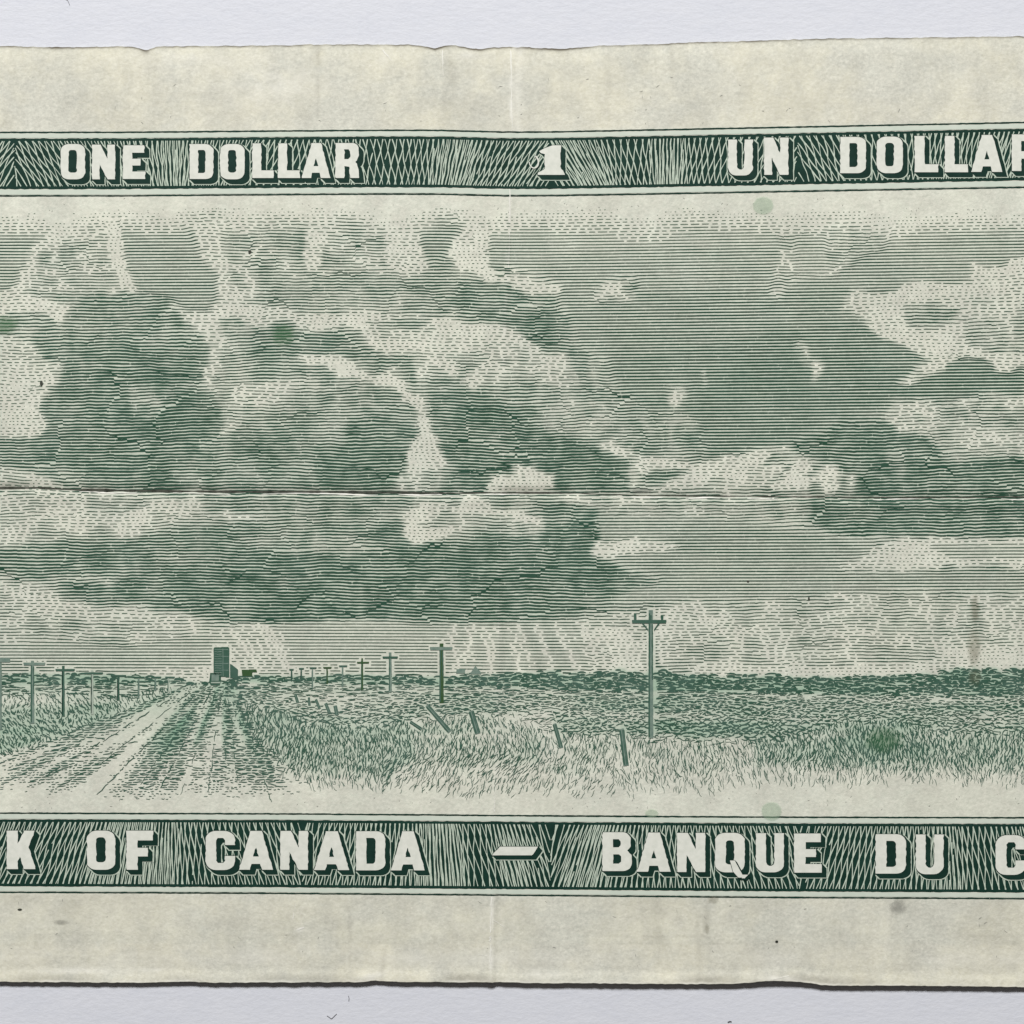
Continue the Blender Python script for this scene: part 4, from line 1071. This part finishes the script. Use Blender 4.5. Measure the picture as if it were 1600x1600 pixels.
TOPW = [("ONE", [(96, 134, 226, 281), (145, 181, 227, 281), (193, 228, 228, 280.5)]),
        ("DOLLAR", [(297, 334, 226, 280.5), (344.5, 383, 226, 281), (395, 428, 225, 279), (435, 469, 225, 279), (472, 516.5, 224.5, 279), (524.5, 562, 224.5, 279)]),
        ("1", [(830, 876, 228, 274)]),
        ("UN", [(1137, 1175.5, 219, 275), (1193, 1231, 216, 274)]),
        ("DOLLAR", [(1312, 1352, 215, 271.5), (1369, 1409.5, 214.5, 271.5), (1428, 1465, 213.5, 270), (1475, 1511, 213.5, 270), (1516, 1565, 212, 269.5), (1579.5, 1619, 211, 268)])]
BOTW = [("BANK", [(-182, -138, 1296, 1357), (-128, -76, 1296, 1357), (-62, -20, 1296, 1357), (12, 57, 1297, 1357)]),
        ("OF", [(137, 181, 1297, 1358), (198.5, 240, 1297, 1358)]),
        ("CANADA", [(322, 368, 1297.5, 1358.5), (374, 427, 1297.5, 1358), (438.5, 482, 1297.5, 1358), (491, 546, 1298, 1358.5), (556.5, 602, 1298, 1359), (611, 664, 1298, 1359)]),
        ("-", [(769, 841, 1322, 1335.5)]),
        ("BANQUE", [(941, 987, 1299.5, 1360), (995, 1047.5, 1300, 1361), (1057.5, 1101.5, 1300.5, 1361.5), (1117, 1163, 1300.5, 1362), (1180.5, 1224, 1301, 1362), (1240, 1283, 1301.5, 1362.5)]),
        ("DU", [(1367, 1414.5, 1302.5, 1364), (1430, 1473, 1303, 1365)]),
        ("CANADA", [(1554.5, 1602, 1304, 1366), (1610, 1664, 1304, 1366), (1676, 1720, 1305, 1366), (1730, 1786, 1305, 1367), (1797, 1843, 1305, 1367), (1852, 1908, 1306, 1368)])]

def frame_band(name, y_thin0, y0, y1, y_thin1, LE, DE, words, seed):
    mb = MB(); wrect(XL, XR, y0, y1, 13.5, mb, rag=.6, seed=seed)
    band = mb.build(name, M_BAND, note)
    mb = MB()
    wrect(XL, XR, y_thin0 - 1.15, y_thin0 + 1.15, 13.5, mb, rag=.35, seed=seed + 2)
    wrect(XL, XR, y_thin1 - 1.15, y_thin1 + 1.15, 13.5, mb, rag=.35, seed=seed + 4)
    mb.build("outer_rule", M_BAND, band)
    mb = MB()
    wrect(XL, XR, y_thin0 + 1.9, y0 - .9, 11, mb, rag=.2, seed=seed + 2)
    wrect(XL, XR, y1 + .9, y_thin1 - 1.9, 11, mb, rag=.2, seed=seed + 4)
    mb.build("rim_gap", M_RIM, band)
    mb = MB(); lattice(mb, y0 + 4.2, y1 - 4.2, LE, DE, seed + 10)
    mb.build("lattice", M_LACE, band)
    for word, boxes in words:
        faces, shade, line = MB(), MB(), MB()
        for ch, (xa, xb, ya, yb) in zip(word, boxes):
            w, h = xb - xa, yb - ya
            polys = [[(xa + u * w, ya + v * h) for u, v in P] for P in G[ch]]
            sl = 7 if h > 20 else 6
            fill(faces, polys, 56, step=1.4, rag=.8, seed=int(xa) + 500)
            offs = [(i_, i_) for i_ in range(1, sl + 1)] + [(0, 1), (1, 0), (0, 0)]
            fill(shade, polys[:1], 44, step=1.0, offs=offs, rag=.4, seed=int(xa) + 900, grow=.7)
            fill(line, polys[:1], 33, step=1.0, offs=[(i_, i_) for i_ in range(2, sl + 1)], grow=2.0)
            if ch == 'Q':
                tail = [(xa + .50 * w, ya + .70 * h), (xa + .66 * w, ya + .70 * h), (xa + .92 * w, ya + 1.06 * h), (xa + 1.12 * w, ya + 1.06 * h), (xa + 1.0 * w, ya + 1.15 * h), (xa + .78 * w, ya + 1.13 * h), (xa + .60 * w, ya + .98 * h)]
                fill(faces, [tail], 64, step=1.4, rag=.3)
                fill(shade, [tail], 60, step=1.0, offs=[(i_, i_) for i_ in range(0, 4)], grow=.6)
            if ch == '1':
                fl_ = np.linspace(0, 1, 14); 
                cx, cy = xa + 4.5, ya + 28
                ang = np.radians(-70 + 250 * fl_)
                faces.ribbon(cx + 6.5 * np.cos(ang) * (1 + .15 * fl_), cy + 9.5 * np.sin(ang) - 2, 2.6 - 1.2 * fl_, 60)
        line.build("letter_outline", M_LACE, band)
        s_ = shade.build("letter_shade", M_SHADE, band)
        l_ = faces.build("lettering", M_BARE, band)
        txt = {"-": "dash", "1": "numeral 1"}.get(word, word)
        tag(l_, "bare paper letters reading %s" % txt if len(word) > 1 else "bare paper %s" % txt)

b_top = frame_band("frame_band", 207.2, 216.8, 295.6, 306.2, LEAN_T, DENS_T, TOPW, 300)
b_bot = frame_band("frame_band", 1269.6, 1279.2, 1383.8, 1393.2, LEAN_B, DENS_B, BOTW, 400)

# ---------------------------------------------------------------- fold grime, stains
mb = MB()
xs_ = np.arange(-735, 2460, 2.)
yc = crease_y(xs_)
wd = np.interp(xs_, [-735, 0, 60, 170, 420, 640, 700, 800, 950, 1180, 1240, 1330, 1500, 1600, 2460], [2, 2.8, 3.6, 4.0, 3.4, 3.4, 1.8, 2.2, 1.3, 1.4, 2.6, 1.6, 2.0, 2.8, 2])
wd = wd * np.clip(.85 + .5 * vnoise(xs_, 0 * xs_, 22, seed=501) + .25 * vnoise(xs_, 0 * xs_, 6, seed=502), .12, 2)
mb.ribbon(xs_, yc, wd, 30)
mb.build("fold_line", M_GRIME, note)
mb = MB()
yl = yc + 3.2 + 1.2 * vnoise(xs_, 0 * xs_, 30, seed=503)
wl = 1.5 * np.clip(.5 + 1.1 * vnoise(xs_, 0 * xs_, 45, seed=504) + .4 * vnoise(xs_, 0 * xs_, 7, seed=505), 0.0, 1.6)
for grp in np.split(np.arange(len(xs_)), np.nonzero(np.diff((wl > .35).astype(int)))[0] + 1):
    if len(grp) > 3 and wl[grp].mean() > .35: mb.ribbon(xs_[grp], yl[grp], wl[grp], 24)
mb.build("scuffed_ridge", M_WISP, note)
def blob(x, y, rx, ry, mat, name, z, seed, label=None):
    mb = MB()
    n = 40
    P = []
    for i_ in range(n):
        a = 2 * math.pi * i_ / n
        k_ = 1 + .10 * float(vnoise(i_ * 3., seed, 7, seed=seed)) + .06 * float(vnoise(i_ * 5., seed, 4, seed=seed + 1))
        P.append((x + rx * k_ * math.cos(a), y + ry * k_ * math.sin(a)))
    fill(mb, [P], z, step=1.6, xstep=5)
    o = mb.build(name, mat, note)
    co_ = np.empty(len(o.data.vertices) * 3, np.float32); o.data.vertices.foreach_get('co', co_); co_ = co_.reshape(-1, 3)
    r2 = ((co_[:, 0] / S + 800 - x) / rx) ** 2 + ((800 - co_[:, 1] / S - y) / ry) ** 2
    at = o.data.attributes.new('core', 'FLOAT', 'POINT'); at.data.foreach_set('value', np.clip(1 - r2, 0, 1).astype(np.float32))
    if label: tag(o, label)
blob(1192, 322, 17, 15, M_SPOT, "ink_stain", 38, 3, "pale green round spot under the upper band")
blob(1205, 1267, 17, 16, M_SPOT, "ink_stain", 40, 5, "pale green round spot on the lower band's rule")
blob(1018, 1270, 11, 7, M_SPOT, "ink_stain", 44, 8)
blob(443, 524, 23, 19, M_SPOTD, "ink_stain", 38, 11, "dark green spot among the clouds")
blob(1380, 1156, 36, 24, M_SPOTD, "ink_stain", 46, 13)
blob(8, 508, 26, 18, M_SPOTD, "ink_stain", 46, 14)
blob(66, 599, 2.4, 4, M_GRIME, "dirt_speck", 40, 17)
blob(391, 394, 2.6, 2.6, M_GRIME, "dirt_speck", 40, 19)
blob(32, 1420, 3.4, 1.5, M_GRIME, "dirt_speck", 40, 21)
blob(1213, 1470, 2.4, 1.8, M_GRIME, "dirt_speck", 40, 23)
blob(1168, 908, 1.8, 1.6, M_GRIME, "dirt_speck", 40, 25)
blob(1263, 935, 1.4, 2.8, M_GRIME, "dirt_speck", 40, 27)
blob(1104, 1450, 5, 10, M_BROWN, "brown_stain", 40, 29)
blob(1114, 1405, 11, 7, M_BROWN, "brown_stain", 40, 30)
blob(1522, 950, 8, 26, M_BROWN, "brown_stain", 40, 31)
blob(1520, 1010, 12, 34, M_BROWN, "brown_stain", 43, 33)
blob(1522, 1058, 12, 16, M_BROWN, "brown_stain", 46.5, 34)
blob(95, 1440, 14, 5, M_DUST, "grey_smudge", 40, 35)
blob(1402, 1416, 15, 14, M_DUST, "grey_smudge", 40, 37)
blob(1000, 767, 26, 6, M_DUST, "grey_smudge", 40, 39)
# scattered flecks and scratches on the margins
mb = MB()
for q in range(70):
    if rng.rand() < .5: x, y = rng.uniform(0, 1600), rng.uniform(120, 196)
    else: x, y = rng.uniform(0, 1600), rng.uniform(1402, 1500)
    stroke(mb, x, y, rng.uniform(1.5, 7), rng.uniform(0, 3.1), rng.uniform(.5, 1.1), bend=rng.uniform(-1, 1), z=14 + rng.rand(), n=3, taper=.8)
for q in range(120):
    x, y = rng.uniform(0, 1600), rng.choice([rng.uniform(309, 345), rng.uniform(1235, 1264)])
    stroke(mb, x, y, rng.uniform(1.2, 4), rng.uniform(0, 3.1), rng.uniform(.5, 1.0), bend=rng.uniform(-1, 1), z=14 + rng.rand(), n=3, taper=.8)
M_FAINT = ink_material("faint_scratch", (.36, .36, .32), (.24, .24, .22), 10, .9)
tag(mb.build("scratch_marks", M_FAINT, note), kind='stuff')
# pale cracks where the vertical fold has broken the surface
for (x0_, y0_, x1_, y1_, w_) in ((768, 1400, 766, 1456, 1.5), (766, 1462, 765, 1470, 2.4), (767, 1474, 766, 1500, 1.3), (770, 1436, 787, 1447, 1.0), (748, 1490, 762, 1493, 1.0), (798, 78, 800, 135, 1.5), (799, 138, 801, 204, 1.2), (797, 296, 797, 350, 1.5), (797, 352, 795, 420, .8), (773, 1245, 772, 1268, 1.0), (691, 78, 693, 120, 1.0), (598, 78, 612, 96, 1.2), (1206, 1529, 1232, 1523, 1.2), (464, 1452, 476, 1448, 1.8), (463, 1410, 458, 1435, .8)):
    t = np.linspace(0, 1, 60); mb = MB()
    mb.ribbon(x0_ + (x1_ - x0_) * t + .7 * vnoise(t * 60, 0 * t + x0_, 9, seed=601), y0_ + (y1_ - y0_) * t, w_ * np.clip(1 + .7 * vnoise(t * 60, 0 * t + y0_, 6, seed=602), .3, 2), 12)
    mb.build("surface_crack", M_WISP, note)

# ---------------------------------------------------------------- stray fibres on the card
def fibre(pts, w, label):
    t = np.linspace(0, 1, 14)
    k_ = np.linspace(0, 1, len(pts))
    X = np.interp(t, k_, [p[0] for p in pts]); Y = np.interp(t, k_, [p[1] for p in pts])
    # a thin round thread
    me = bpy.data.meshes.new("fibre"); V = []; F = []
    r_ = w / 2 * S; m_ = 6
    tx = np.gradient(X); ty = np.gradient(Y); L = np.hypot(tx, ty)
    for i_ in range(len(t)):
        px, py = (X[i_] - 800) * S, (800 - Y[i_]) * S
        nx, ny = ty[i_] / L[i_], tx[i_] / L[i_]
        for j in range(m_):
            a = 2 * math.pi * j / m_
            V.append((px + nx * r_ * math.cos(a), py + ny * r_ * math.cos(a), r_ + r_ * math.sin(a)))
    for i_ in range(len(t) - 1):
        for j in range(m_):
            F.append((i_ * m_ + j, i_ * m_ + (j + 1) % m_, (i_ + 1) * m_ + (j + 1) % m_, (i_ + 1) * m_ + j))
    me.from_pydata(V, [], F); me.materials.append(M_HAIR)
    for p_ in me.polygons: p_.use_smooth = True
    o = bpy.data.objects.new("fibre", me); scene.collection.objects.link(o)
    tag(o, label, "fibre", "stray fibres on the white card")
fibre([(544.5, 1556), (545.5, 1560), (545, 1564)], .9, "short upright grey fibre on white card just below the note's lower edge")
fibre([(511, 1587), (518, 1592), (526, 1584)], .8, "tiny hook shaped pale grey fibre on white card near the photo's bottom")
fibre([(1137, 1597), (1140, 1595.5), (1143, 1596)], 1.4, "dark speck of lint at the very bottom of the white card")
fibre([(100, -3), (106, 1), (109, 8)], .7, "thin curved grey hair at the top left of the white card")
